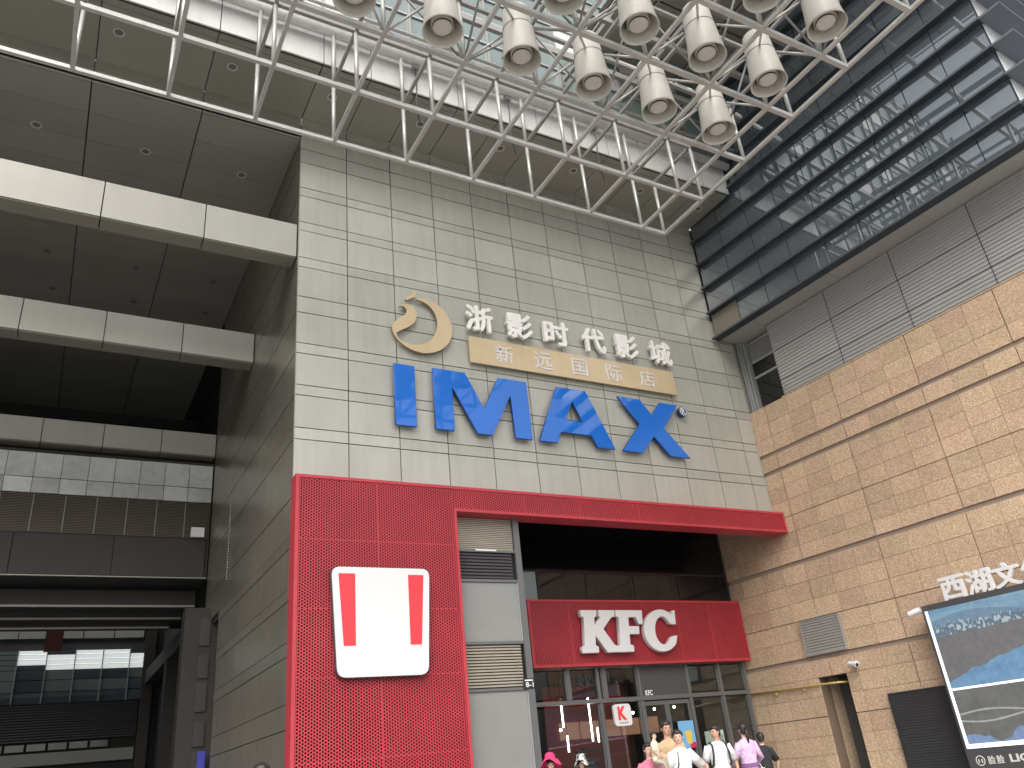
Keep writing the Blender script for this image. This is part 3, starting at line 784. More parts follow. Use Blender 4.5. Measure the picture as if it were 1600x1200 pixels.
# recessed window in the corner
cw2 = empty('corner_window', label='recessed corner window between the metal wall and the corrugated wall', cat='window', mw=RB)
pbox('pane', M['glass_frost'], 0.42, 0.45, -1.26, -0.24, 12.22, 12.80, cw2)
pbox('pane', M['glass_up'], 0.42, 0.45, -1.26, -0.24, 11.72, 12.18, cw2)
pbox('pane', M['glass_up'], 0.42, 0.45, -1.26, -0.24, 10.56, 11.64, cw2)
for z in (11.68, 12.85, 12.20): pbox('rail', M['frame_lt'], 0.38, 0.46, -1.28, -0.22, z - .04, z + .03, cw2)
for y in (-0.04, -0.11, -0.19): pbox('jamb', M['frame_lt'], 0.10 + abs(y) * .8, 0.47, y - .025, y + .025, 10.52, 12.95, cw2)
pbox('backing', M['dark_wall'], 0.9, 0.95, -1.4, 0.3, 10.5, 12.95, cw2)

# ================================================================== steel space frame with lamps
ZL, ZU = 14.60, 16.40
NX = [0.17 + 1.745 * k for k in range(-6, 6)] + [9.69]
NY = [-2.20 - 1.61 * k for k in range(0, 8)]
sf = empty('space_frame', (0, -2.2, 14.6), 'silver two layer steel space frame hanging over the plaza', 'space frame')
TF = Vector((0, 2.2, -14.6))
def bar(name, p, q, w, m, parent=sf, h=None):
    p, q = Vector(p) + TF, Vector(q) + TF
    d = q - p; L = d.length
    me_k = ('bar', round(L, 3), w, h, m.name)
    if me_k not in _cache:
        hh = h or w
        _cache[me_k] = MB().box(-w / 2, w / 2, -hh / 2, hh / 2, 0, L).mesh(name, m)
    o = bpy.data.objects.new(name, _cache[me_k]); COL.objects.link(o); o.parent = parent
    z = d.normalized()
    x = Vector((0, 0, 1)) if abs(z.z) < .9 else Vector((0, 1, 0))
    x = (x - z * x.dot(z)).normalized(); y = z.cross(x)
    mt = Matrix((x, y, z)).transposed().to_4x4(); mt.translation = p
    o.matrix_local = mt
    return o
def rod(name, p, q, r, m, parent=sf, n=10):
    p, q = Vector(p) + TF, Vector(q) + TF
    L = (q - p).length
    k = ('rod', round(L, 3), r, m.name)
    if k not in _cache: _cache[k] = MB().tube([(0, 0, 0), (0, 0, L)], r, n).mesh(name, m, True)
    o = bpy.data.objects.new(name, _cache[k]); COL.objects.link(o); o.parent = parent
    mt = (q - p).to_track_quat('Z', 'Y').to_matrix().to_4x4(); mt.translation = p
    o.matrix_local = mt
    return o
XE, YE = NX[0], NY[-1]
for j, y in enumerate(NY):
    bar('lower_chord', (XE, y, ZL), (9.69, y, ZL), 0.088 if j < 2 else 0.10, M['truss'])
    bar('upper_chord', (XE, y, ZU), (9.69, y, ZU), 0.085, M['truss_grey'])  # same paint as the lower layer, its shade put into the darker grey
for x in NX:
    bar('lower_cross_chord', (x, NY[0], ZL), (x, YE, ZL), 0.078 if x < 9 else 0.082, M['truss'])
    bar('upper_cross_chord', (x, NY[0], ZU), (x, YE, ZU), 0.076, M['truss_grey'])
for x in NX:
    for y in NY:
        rod('post', (x, y, ZL), (x, y, ZU), 0.047, M['truss'])
for j, y in enumerate(NY):
    if j < 2: continue
    for i in range(len(NX) - 2):
        a, b2 = (ZL, ZU) if (i + j) % 2 else (ZU, ZL)
        rod('diagonal', (NX[i], y, a), (NX[i + 1], y, b2), 0.026, M['truss_grey'], n=8)
for i, x in enumerate(NX[:-1]):
    for j in range(2, len(NY) - 1):
        a, b2 = (ZL, ZU) if (i + j) % 2 else (ZU, ZL)
        rod('diagonal', (x, NY[j], a), (x, NY[j + 1], b2), 0.026, M['truss_grey'], n=8)
for x in NX[:-1]:
    rod('hanger', (x, NY[0], ZU), (x, NY[0], 18.15), 0.05, M['truss'])
# round tubes along the fascia and roof purlins
pt = empty('edge_pipes', (0, -2.2, 18.1), 'round white pipes running along the fascia behind the space frame', 'pipe')
MB().tube([(-10, 0, 0), (13.0, 0, 0)], 0.125, 14).build('pipe', M['fascia'], pt, smooth=True)
MB().tube([(-10, -0.22, 0.30), (13.0, -0.22, 0.30)], 0.06, 10).build('pipe', M['truss'], pt, smooth=True)
MB().tube([(-10, -0.42, 0.32), (13.0, -0.42, 0.32)], 0.05, 10).build('pipe', M['truss'], pt, smooth=True)
for k_, x_ in enumerate((2.35, 5.05, 7.9)):
    cb = tag(MB().tube([(0, 0, 0), (.02, .02, -.6), (-.01, .05, -1.4), (.04, .0, -2.0)], .014, 6).build('cable_drop', M['char'], smooth=True), 'thin dark cable hanging from the fascia pipe, %s from the left' % ('first', 'second', 'third')[k_], 'cable', 'cables hanging from the fascia')
    cb.location = (x_, -2.12, 18.0)
    MB().box(-.09, .09, -.06, .06, -.12, .0).build('junction_box', M['truss_grey'], cb)
rp_ = empty('roof_grid', (0, -7, 19.6), 'grey roof purlins crossing high above the space frame', 'roof')
for k in range(9): pbox('purlin', M['truss_grey'], -10, 13.0, 4.2 - 1.5 * k - .06, 4.2 - 1.5 * k + .06, -0.1, 0.1, rp_)
for k in range(11): pbox('rafter', M['truss_grey'], -9.5 + 2.1 * k - .05, -9.5 + 2.1 * k + .05, -9, 5.1, 0.11, 0.27, rp_)

hc = empty('high_canopy', (9, -5.5, 21.6), 'dark grey ceiling far above the space frame beside the glass box', 'ceiling')
MB().box(-0.84, 4.1, -4.6, 3.6, 0.05, 0.3).build('backing', M['joint'], hc)
for i in range(3, 7):
    for j in range(7): pbox('panel', M['panel_dark'], -4.5 + 1.22 * i + .03, -4.5 + 1.22 * (i + 1) - .03, -4.6 + 1.17 * j + .03, -4.6 + 1.17 * (j + 1) - .03, 0, .04, hc)
for i in range(3, 8): pbox('rail', M['truss'], -4.5 + 1.22 * i - .018, -4.5 + 1.22 * i + .018, -4.6, 3.6, -.10, -.06, hc)

def lamp_parts(root):
    r, z0, z1 = 0.395, -0.40, 1.02
    n = 28
    def lathe(name, prof, m, cap=False):
        mb = MB()
        for pr_, pz in prof:
            for k in range(n):
                t = 2 * math.pi * k / n; mb.v.append((pr_ * math.cos(t), pr_ * math.sin(t), pz))
        for i in range(len(prof) - 1):
            for k in range(n):
                k2 = (k + 1) % n; mb.f.append((i * n + k2, i * n + k, (i + 1) * n + k, (i + 1) * n + k2))
        if cap: mb.f.append(tuple(range(n)))
        o = mb.build(name, m, root, smooth=True)
        o.data.shade_smooth(); return o
    h_ = lathe('housing', [(0.08, z1 + .02), (r * .64, z1), (r * .70, z1 - .03), (r * .80, 0.44), (r * .86, 0.10), (r * .92, z0 + .22), (r * .97, z0 + .06), (r, z0), (r - .014, z0), (r * .93, z0 + .07), (r * .86, z0 + .24), (r * .78, z0 + .60)], M['lamp'], True)
    for p in h_.data.polygons:
        if abs(p.normal.z) > .5: p.use_smooth = False
    lathe('band', [(r * .80, 0.455), (r * .82, 0.45), (r * .82, 0.43), (r * .80, 0.425)], M['truss_grey'])
    MB().rings([(0, 0, z0 + .60, .30, .30), (0, 0, z0 + .62, .30, .30)], 28).build('reflector', M['lamp_in'], root)
    MB().rings([(0, 0, z0 + .14, .225, .225), (0, 0, z0 + .59, .19, .19)], 28).build('lamp_head', M['lamp_in'], root, smooth=True)
    MB().rings([(0, 0, z0 + .112, .205, .205), (0, 0, z0 + .139, .205, .205)], 28).build('gasket', M['black'], root)
    MB().rings([(0, 0, z0 + .085, .08, .08), (0, 0, z0 + .092, .15, .15), (0, 0, z0 + .108, .194, .194), (0, 0, z0 + .115, .194, .194)], 28).build('lens', M['lens'], root, smooth=True)
    MB().box(-.012, .012, .20, .30, z0 + .20, z0 + .46).build('clip', M['truss_grey'], root)
lp = None
lamps = []
for j in range(2, 7):
    for i in range(3, len(NX) - 2):
        cx, cy = (NX[i] + NX[i + 1]) / 2, (NY[j] + NY[j + 1]) / 2
        if j > 5 or (i < 5): continue
        if (j >= 3 and i < 7): continue
        lamps.append((cx, cy, i, j))
names_r = {2: 'row nearest the metal wall', 3: 'second row from the metal wall', 4: 'third row from the metal wall', 5: 'fourth row from the metal wall'}
ordn = ['first', 'second', 'third', 'fourth', 'fifth', 'sixth', 'seventh', 'eighth']
# neighbours to the right hand end of the frame first
for j in (2, 3, 4, 5):
    rw = sorted([l_ for l_ in lamps if l_[3] == j], key=lambda q: -q[0])
    for k, (cx, cy, i, _) in enumerate(rw):
        e = empty('lamp', (cx, cy, ZL), '%s cream cylinder lamp from the frame corner in the %s' % (ordn[k], names_r[j]), 'lamp', 'cream cylinder lamps in the space frame')
        if lp is None:
            lamp_parts(e); lp = e
        else:
            for ch in lp.children:
                c = ch.copy(); COL.objects.link(c); c.parent = e
        e.rotation_euler.z = random.uniform(-.5, .5)
        for nx, ny in ((NX[i], NY[j]), (NX[i + 1], NY[j]), (NX[i], NY[j + 1]), (NX[i + 1], NY[j + 1])):
            d = Vector((nx - cx, ny - cy, 0)).normalized() * 0.335
            rod('lamp_strut', (nx, ny, ZL + .02), (cx + d.x, cy + d.y, ZL + .44), 0.026, M['truss'], n=8)

# ================================================================== cinema signs on the metal wall
def sign_letters(name, body, xs, zc, h, depth, bold, m, yfront, label_fmt, group, cat='letter', edge=None):
    for ch, x in zip(body, xs):
        me, w, hh = text_mesh(ch, depth / h, bold, 0.006)
        o = place_mesh(name, me, m, (0, 0, 0), None, FRONT, (h / hh * 0.98, h / hh, h), edge=edge)
        o.location = (x, yfront + depth / 2, zc)
        tag(o, label_fmt % ch, cat, group)
seen = {}
xs6 = [4.64, 5.83, 6.98, 8.19, 9.33, 10.55]
lab6 = ['white raised character 浙, first above the gold banner', 'white raised character 影, second above the gold banner', 'white raised character 时, third above the gold banner', 'white raised character 代, fourth above the gold banner', 'white raised character 影, fifth above the gold banner', 'white raised character 城, last above the gold banner']
for ch, x, lb in zip('浙影时代影城', xs6, lab6):
    me, w, hh = bold_mesh(ch, 0.14, 0.027)
    s = 0.76 / hh
    o = place_mesh('sign_character', me, M['white_dirty'], (0, 0, 0), None, FRONT, (0.80 / w if w > .6 else s, s, 0.74))
    o.location = (x, -0.13, 11.98)
    tag(o, lb, 'letter', 'white cinema name characters')
bn = empty('gold_banner', (7.6, -0.12, 10.69), 'long champagne gold banner plate with five thin white characters', 'sign')
MB().box(-3.29, 3.30, -0.01, 0.04, 0, 0.74).build('plate', M['gold'], bn)
MB().box(-3.20, 3.20, 0.041, 0.12, 0.15, 0.60).build('bracket', M['gold_edge'], bn)
for ch, x in zip('新远国际店', [5.30, 6.46, 7.61, 8.75, 9.90]):
    me, w, hh = text_mesh(ch, 0.03, 0.004, 0.0)
    s = 0.50 / hh
    o = place_mesh('character', me, M['white'], (x - 7.6, -0.018, 0.37), bn, FRONT, (s * 1.05, s, 0.5))

def cat_rom(pts, n=5):
    out = []
    N = len(pts)
    for i in range(N):
        p0, p1, p2, p3 = [Vector(pts[(i + k) % N]) for k in (-1, 0, 1, 2)]
        for k in range(n):
            t = k / n
            q = 0.5 * ((2 * p1) + (-p0 + p2) * t + (2 * p0 - 5 * p1 + 4 * p2 - p3) * t * t + (-p0 + 3 * p1 - 3 * p2 + p3) * t ** 3)
            out.append((q.x, q.y))
    return out
swirl = [(2.461, 11.926), (2.60, 12.03), (2.76, 12.03), (2.875, 11.93), (2.913, 11.762), (2.86, 11.57), (2.70, 11.40), (2.50, 11.27), (2.37, 11.16), (2.40, 11.04), (2.55, 10.95), (2.80, 10.925), (3.08, 10.99), (3.30, 11.18), (3.43, 11.42), (3.47, 11.66), (3.42, 11.90), (3.28, 12.10), (3.09, 12.20), (2.94, 12.225),
         (3.131, 12.295), (3.432, 12.227), (3.667, 12.045), (3.833, 11.751), (3.862, 11.464), (3.74, 11.12), (3.46, 10.86), (3.12, 10.735), (2.80, 10.755), (2.52, 10.88), (2.33, 11.07), (2.264, 11.28), (2.32, 11.44), (2.46, 11.60), (2.61, 11.72), (2.66, 11.83), (2.62, 11.92), (2.54, 11.95)]
sw_me = curve_mesh([cat_rom(swirl, 4)], 0.05, 0.004)
lg = place_mesh('swirl_emblem', sw_me, M['gold'], (0, 0, 0), None, FRONT, edge=M['gold_edge'])
lg.location = (0, -0.09, 0)
tag(lg, 'gold swirling crescent emblem left of the white characters', 'emblem')
fl_me = curve_mesh([cat_rom([(2.869, 12.483), (2.915, 12.40), (2.90, 12.29), (2.80, 12.235), (2.646, 12.146), (2.685, 12.26), (2.79, 12.34)], 4)], 0.05, 0.003)
fl_ = place_mesh('drop', fl_me, M['gold'], (0, 0, 0), lg, FRONT, edge=M['gold_edge'])

IMB = {'I': (2.4, 2.6, 0.03, 0.135, 9.0, 10.0), 'M': (3.4, 3.6, 0.03, 0.135, 9.0, 10.0), 'A': (7.0, 7.4, 0.03, 0.135, 9.1, 9.3), 'X': (9.6, 9.9, 0.03, 0.135, 9.5, 9.7)}
IM = {'I': [[(2.25, 10.29), (2.76, 10.29), (2.76, 8.735), (2.25, 8.735)]],
      'M': [[(3.24, 10.32), (4.09, 10.32), (4.555, 9.40), (5.02, 10.32), (5.83, 10.32), (5.83, 8.745), (5.36, 8.745), (5.335, 9.90), (4.715, 8.745), (4.325, 8.745), (3.715, 9.92), (3.71, 8.745), (3.24, 8.745)]],
      'A': [[(6.745, 10.32), (7.64, 10.32), (8.34, 8.745), (7.80, 8.745), (7.655, 9.055), (6.71, 9.055), (6.56, 8.745), (6.05, 8.745)], [(7.18, 9.98), (7.44, 9.40), (6.89, 9.40)]],
      'X': [[(8.715, 10.32), (9.45, 10.32), (9.80, 9.88), (10.145, 10.32), (10.76, 10.32), (10.13, 9.54), (10.87, 8.735), (10.20, 8.735), (9.725, 9.26), (9.24, 8.735), (8.60, 8.735), (9.33, 9.585)]]}
for k, lb in (('I', 'big glossy blue letter I at the left of the blue word'), ('M', 'big glossy blue letter M'), ('A', 'big glossy blue letter A'), ('X', 'big glossy blue letter X beside the small round mark')):
    me = curve_mesh(IM[k], 0.06, 0.006)
    o = place_mesh('blue_letter', me, M['blue'], (0, 0, 0), None, FRONT, edge=M['blue_edge'])
    o.location = (0, -0.14, 0)
    MB().box(*IMB[k]).build('mount', M['blue_edge'], o)
    tag(o, lb, 'letter', 'blue letters on the metal wall')
rg = empty('registered_mark', (10.98, -0.14, 10.17), 'small round navy registered mark beside the blue X', 'sign')
MB().tube([(0, 0.10, 0), (0, -0.02, 0)], 0.15, 28).build('disc', M['navy'], rg)
rr = [(0.128 * math.cos(t), 0.128 * math.sin(t)) for t in [2 * math.pi * k / 32 for k in range(32)]]
r2 = [(0.108 * math.cos(t), 0.108 * math.sin(t)) for t in [2 * math.pi * k / 32 for k in range(32)]]
place_mesh('ring', curve_mesh([rr, r2], 0.012), M['white'], (0, -0.027, 0), rg, FRONT)
me, w, hh = text_mesh('R', 0.05, 0.02)
place_mesh('letter', me, M['white'], (0, -0.028, 0), rg, FRONT, (.17 / hh, .17 / hh, .2))

# ================================================================== red shopfront frame
FRY = -0.33
rf = empty('red_frame', (0, FRY, 0.15), 'red perforated metal portal around the fast food shop', 'portal')
ZP = 7.30 - .15
def perf(x0, x1, z0, z1, parent, y=0.0, name='perforated_panel'):
    return pbox(name, M['perf'], x0, x1, y, y + .004, z0, z1, parent)
# body box set back behind the sheet
MB().box(0.02, 3.48, 0.10, 0.32, 0, ZP - .03).box(3.48, 13.77, 0.10, 0.42, 6.72 - .15 + .02, ZP - .03).build('box_core', M['red_dark'], rf)
px = [0.05, 1.70, 3.46]
pz = [0.02, 1.75, 3.18, 4.45, 5.81, ZP - .06]
for i in range(2):
    for k in range(5):
        top = pz[k + 1] - .006
        perf(px[i] + .004, px[i + 1] - .004, pz[k] + .006, top, rf)
bxs = [3.46, 5.30, 6.85, 8.65, 10.4, 12.1, 13.72]
for i in range(6): perf(bxs[i] + .004, bxs[i + 1] - .004, 6.72 - .15 + .07, ZP - .06, rf)
for x in (1.70,): pbox('seam_strip', M['red'], x - .006, x + .006, 0.006, .02, 0, ZP - .06, rf)
for z in pz[1:-1]: pbox('seam_strip', M['red'], .05, 3.44, 0.005, .016, z - .008, z + .008, rf)
for x in bxs[1:-1]: pbox('seam_strip', M['red'], x - .008, x + .008, 0.006, .018, 6.6, ZP - .06, rf)
# rims
pbox('rim', M['red'], -0.03, 0.045, -0.012, 0.36, 0, ZP - .065, rf)
pbox('rim', M['red'], -0.03, 13.80, -0.014, 0.36, ZP - .064, ZP, rf)
pbox('rim', M['red'], 3.465, 3.53, -0.012, 0.36, 0, 6.72 - .15, rf)
pbox('rim', M['red'], 3.465, 13.80, -0.013, 0.50, 6.72 - .15 + .001, 6.72 - .15 + .065, rf)
pbox('rim', M['red'], 13.725, 13.79, -0.012, 0.36, 6.72 - .15 + .066, ZP - .065, rf)
# bucket shaped white sign with two red stripes, face left blank
bs = empty('bucket_sign', (1.71, -0.40, 3.30), 'white bucket shaped sign with two red stripes on the red panel', 'sign')
def rounded(pts, r=0.16, n=6):
    out = []
    N = len(pts)
    for i in range(N):
        p0, p1, p2 = Vector(pts[i - 1]), Vector(pts[i]), Vector(pts[(i + 1) % N])
        a = (p0 - p1).normalized() * r + p1; b2 = (p2 - p1).normalized() * r + p1
        for k in range(n + 1):
            t = k / n
            q = (1 - t) ** 2 * a + 2 * t * (1 - t) * p1 + t * t * b2
            out.append((q.x, q.y))
    return out
q = [(-1.04, 2.08), (1.04, 2.08), (0.92, 0.0), (-0.92, 0.0)]
place_mesh('edge', curve_mesh([rounded([(x * 1.015, z + (.012 if z > 1 else -.012)) for x, z in q], .19)], 0.11), M['signgrey'], (0, 0.0, 0), bs, FRONT)
place_mesh('face', curve_mesh([rounded(q, .18)], 0.012), M['white'], (0, -0.0615, 0), bs, FRONT)
for s in (-1, 1):
    st = [(s * .90, 1.95), (s * .56, 1.95), (s * .56, 0.57), (s * .80, 0.57)]
    if s > 0: st = st[::-1]
    place_mesh('red_stripe', curve_mesh([st], 0.006), M['signred'], (0, -0.0708, 0), bs, FRONT)

# glazed pier beside the red frame
gp = empty('glazed_pier', (4.38, 0.0, 0.15), 'grey framed pier with louvres and frosted panes right of the red panel', 'pier')
def gpb(name, m, x0, x1, y0, y1, z0, z1): return pbox(name, m, x0 - 4.38, x1 - 4.38, y0, y1, z0 - .15, z1 - .15, gp)
gpb('core', M['black'], 3.52, 5.13, 0.10, 0.16, 0.16, 6.72)
gpb('side', M['frame_lt'], 5.20, 5.25, 0.03, 2.15, 0.16, 7.0)
gpb('jamb', M['frame'], 5.11, 5.26, -0.02, 0.03, 0.16, 6.72)
for i in range(17): gpb('beige_slat', M['slat_beige'], 3.535, 5.10, 0.03 + .01, 0.09, 5.99 + i * .043, 6.018 + i * .043)
for z in (5.95, 5.28, 3.95, 3.0): gpb('rail', M['frame'], 3.535, 5.108, -0.005, 0.09, z - .03, z + .03)
gpb('light_strip', M['white_mark'], 4.1, 4.62, -.02, -.008, 5.945, 5.975)
for i in range(8):
    s = gpb('dark_slat', M['slat_dark'], 3.535, 5.02, 0.03, 0.045, 5.33 + i * .073, 5.395 + i * .073); s.rotation_euler.x = R(-28)
gpb('pane', M['glass_frost'], 3.54, 5.09, 0.03, 0.06, 3.985, 5.245)
for i in range(14):
    s = gpb('bronze_slat', M['slat_beige'], 3.535, 5.04, 0.03, 0.042, 3.05 + i * .062, 3.10 + i * .062); s.rotation_euler.x = R(-35)
gpb('pane', M['glass_frost'], 3.54, 5.09, 0.03, 0.06, 0.17, 2.965)
gpb('trim', M['frame_lt'], 5.085, 5.108, 0.0, 0.09, 0.17, 2.965)
gpb('trim', M['frame_lt'], 5.085, 5.108, 0.0, 0.09, 3.985, 5.245)
ns = empty('number_plate', (5.12, -0.035, 3.09), 'small black number plate reading 8-1 on the pier', 'sign')
MB().box(-.13, .13, -.01, .01, -.10, .10).build('plate', M['black'], ns)
me, w, hh = text_mesh('8-1', 0.03, 0.01)
place_mesh('digits', me, M['white_mark'], (0.01, -.013, -.022), ns, FRONT, (.19 / w, .10 / hh, .1))
MB().box(-.10, .10, -.013, -.0105, .052, .078).build('caption', M['white_mark'], ns)

# recess above the shop: dark upper window, shop sign box, shopfront
up = empty('upper_window', (10, 2.22, 5.3), 'dark glazed band between the red portal and the red sign box', 'window')
def upb(name, m, x0, x1, y0, y1, z0, z1): return pbox(name, m, x0 - 10, x1 - 10, y0 - 2.22, y1 - 2.22, z0 - 5.3, z1 - 5.3, up)
ux = [5.26, 6.98, 8.52, 10.1, 11.7, 13.55]
for i in range(5):
    upb('pane', M['glass_up'] if i else M['glass_pale'], ux[i] + .03, ux[i + 1] - .03, 2.22, 2.25, 5.3, 6.08)  # first pane pale: a piece of reflected sky put into its colour
    upb('pane', M['glass_up'], ux[i] + .004, ux[i + 1] - .004, 2.22, 2.25, 6.12, 8.0)
for x in ux: upb('mullion', M['black'], x - .02, x + .02, 2.20, 2.28, 5.3, 6.08)
upb('transom', M['black'], 5.29, 13.52, 2.21, 2.27, 6.08, 6.12)
upb('ceiling', M['dark_wall'], 5.26, 13.76, 0.31, 2.3, 7.6, 7.7)
upb('room_back', M['slat_bronze'], 5.26, 13.7, 3.4, 3.5, 5.3, 6.2)
upb('room_dark', M['dark_wall2'], 5.26, 13.7, 3.2, 3.4, 6.2, 8.0)
upb('filler', M['dark_wall2'], 13.57, 13.95, 2.24, 3.6, 5.0, 8.0)
sb = empty('shop_sign_box', (10, 1.9, 3.66), 'red perforated sign box behind the white shop letters', 'sign')
MB().box(-3.57, 3.57, 0.09, 0.32, 0.02, 1.60).build('box_core', M['red_dark'], sb)
cx_ = [-3.53, -2.36, -1.18, 0.0, 1.18, 2.36, 3.53]
for i in range(6): pbox('perforated_panel', M['perf'], cx_[i] + .004, cx_[i + 1] - .004, 0, .004, 0.045, 1.58, sb)
for x in cx_[1:-1]: pbox('seam_strip', M['red'], x - .012, x + .012, .006, .02, .05, 1.58, sb)
pbox('rim', M['red'], -3.59, 3.57, -.02, .32, -.02, .044, sb); pbox('rim', M['red'], -3.59, 3.57, -.02, .32, 1.581, 1.63, sb)
pbox('rim', M['red'], -3.59, -3.531, -.019, .3, .045, 1.58, sb); pbox('rim', M['red'], 3.531, 3.569, -.019, .3, .045, 1.58, sb)

K_ = [(0, 1), (.44, 1), (.44, .87), (.375, .85), (.375, .60), (.60, .845), (.545, .87), (.545, 1), (1.0, 1), (1.0, .87), (.90, .845), (.625, .555), (.95, .155), (1.06, .125), (1.06, 0), (.74, 0), (.375, .44), (.375, .15), (.46, .125), (.46, 0), (0, 0), (0, .125), (.085, .15), (.085, .85), (0, .875)]
F_ = [(0, 1), (.86, 1), (.86, .68), (.745, .68), (.66, .855), (.385, .855), (.385, .60), (.72, .60), (.72, .43), (.385, .43), (.385, .15), (.50, .125), (.50, 0), (0, 0), (0, .125), (.095, .15), (.095, .85), (0, .875)]
C_ = []
for t in range(52, 309, 8):
    a = R(t); C_.append((.50 + .50 * math.cos(a), .50 + .515 * math.sin(a)))
C_ += [(.93, .10), (.93, .33), (.80, .33)]
for t in range(322, 38, -8):
    a = R(t if t < 322 else 322)
    C_.append((.53 + .235 * math.cos(R(-38 - (322 - t) + 0) if False else a), .50 + .355 * math.sin(a)))
C_ = []
for t in range(48, 321, 8):
    C_.append((.50 + .50 * math.cos(R(t)), .50 + .52 * math.sin(R(t))))
C_ += [(.93, .35), (.80, .335)]
for t in range(318, 50, -8):
    C_.append((.54 + .25 * math.cos(R(t)), .50 + .37 * math.sin(R(t))))
C_ += [(.78, .68), (.93, .66), (.93, 1.0), (.86, .985)]
for nm, poly, x0, wd, lb in (('K', K_, 7.80, 1.03, 'white slab letter K on the red sign box'), ('F', F_, 8.90, 0.97, 'white slab letter F on the red sign box'), ('C', C_, 9.80, 1.14, 'white slab letter C on the red sign box')):
    H = 1.03
    pts = [(x0 + x * wd + z * 0.10, 3.95 + z * H) for x, z in poly]
    pts = [pts[-i] for i in range(len(pts))]
    me = curve_mesh([pts], 0.12, 0.018, 2)
    o = place_mesh('shop_letter', me, M['white'], (0, 0, 0), None, FRONT)
    o.location = (0, 1.80, 0)
    tag(o, lb, 'letter', 'white shop name letters')

sh = empty('shopfront', (10, 2.2, 0.15), 'grey framed glass shopfront with transom windows under the red sign box', 'shopfront')
def shb(name, m, x0, x1, y0, y1, z0, z1): return pbox(name, m, x0 - 10, x1 - 10, y0 - 2.2, y1 - 2.2, z0 - .15, z1 - .15, sh)
vx = [6.45, 8.42, 9.72, 11.36, 12.52, 13.48]
for x in vx: shb('mullion', M['frame'], x - .045, x + .045, 2.14, 2.28, .152, 3.68)
vt = [6.45, 7.52, 8.62, 9.72]
for x in (7.52, 8.62): shb('mullion', M['frame'], x - .05, x + .05, 2.15, 2.27, 2.88, 3.62)
shb('head', M['frame'], 6.45, 13.48, 2.12, 2.29, 3.62, 3.72)
shb('transom', M['frame'], 6.45, 13.48, 2.13, 2.285, 2.78, 2.88)
def pane_frame(x0, x1, z0, z1):
    shb('pane', M['glass_store'], x0 + .06, x1 - .06, 2.20, 2.215, z0 + .05, z1 - .05)
    for a, b2 in ((x0 + .05, x0 + .085), (x1 - .085, x1 - .05)): shb('sash', M['frame'], a, b2, 2.165, 2.235, z0 + .02, z1 - .02)
for i in range(3): pane_frame(vt[i], vt[i + 1], 2.88, 3.62)
pane_frame(11.36, 12.52, 2.88, 3.62); pane_frame(12.52, 13.48, 2.88, 3.62)
shb('sign_panel', M['char'], 9.76, 11.32, 2.155, 2.24, 2.882, 3.618)
pane_frame(6.45, 8.42, .15, 2.78); pane_frame(8.42, 9.72, .15, 2.78); pane_frame(11.36, 12.52, .15, 2.78); pane_frame(12.52, 13.48, .15, 2.78)
for a, b2 in ((9.76, 10.54), (10.54, 11.32)):
    d = empty('door'); d.parent = sh; d.location = ((a + b2) / 2 - 10, 0.02, 0)
    w = (b2 - a) / 2 - .006
    MB().box(-w, -w + .07, -.03, .03, 0, 2.60).box(w - .07, w, -.03, .03, 0, 2.60).box(-w + .07, w - .07, -.03, .03, 0, .1).box(-w + .07, w - .07, -.03, .03, 2.5, 2.60).build('leaf_frame', M['frame'], d)
    MB().box(-w + .07, w - .07, -.006, .006, .1, 2.5).build('leaf_pane', M['glass_store'], d)
    MB().tube([(-w + .14 if a > 10 else w - .14, -.06, .8), (-w + .14 if a > 10 else w - .14, -.06, 1.6)], .014, 8).build('handle', M['truss'], d)
me, w, hh = text_mesh('KFC', 0.03, 0.03)
place_mesh('small_name', me, M['white_mark'], (9.98 - 10, -.058, 2.955 - .15), sh, FRONT, (.24 / w, .13 / hh, .1))

hs_ = empty('hanging_sign', (8.84, 1.9, 2.20), 'small hanging white sign with a red K by the shop door', 'sign')
q = [(-.26, .50), (.26, .50), (.26, 0), (-.26, 0)]
place_mesh('board', curve_mesh([rounded(q, .09)], .07, .004), M['white'], (0, 0, 0), hs_, FRONT)
me, w, hh = text_mesh('K', 0.02, 0.05)
place_mesh('letter', me, M['signred'], (-.02, -.045, .29), hs_, FRONT, (.26 / w, .32 / hh, .1))
for i in range(4): MB().box(-.12 + i * .07, -.085 + i * .07, -.044, -.0405, .05, .085).build('caption_mark', M['signgrey'], hs_)
MB().box(-.012, .012, -.012, .30, .50, .56).build('bracket', M['char'], hs_)

# shop interior
it = empty('shop_interior', (10, 5.2, 0.15), 'warm dim interior of the shop behind the glass', 'interior')
MB().box(-3.6, 3.5, 3.0, 3.1, 0, 3.6).build('rear_wall', M['int_wall'], it)
MB().box(-3.6, 3.5, -2.9, 3.0, 3.58, 3.66).build('ceiling', M['dark_wall2'], it)
MB().box(-3.6, 3.5, -2.9, 3.0, -.02, 0.008).build('floor', M['wood'], it)
MB().box(-3.7, -3.6, -2.9, 3.1, 0, 3.6).build('wall', M['int_wall'], it)
MB().box(3.5, 3.6, -2.9, 3.1, 0, 3.6).build('wall', M['int_wall'], it)
MB().box(-1.3, 1.5, 0.2, 0.3, 0, 3.4).build('red_partition', M['int_red'], it)
MB().box(1.2, 2.3, 1.0, 1.1, 0, 3.4).build('wood_panel', M['wood'], it)
for i in range(5): pbox('menu_board', M['boardlit'], -0.9 + .72 * i, -0.25 + .72 * i, 0.12, 0.17, 1.95, 2.4, it)
for i in range(12): pbox('shelf_slat', M['slat_dark'], -1.25, -0.5, -1.2, -1.1, .25 + i * .12, .31 + i * .12, it)
MB().box(-2.1, -1.35, -1.4, -0.9, 0, 1.25).build('counter', M['char'], it)
tl = 0
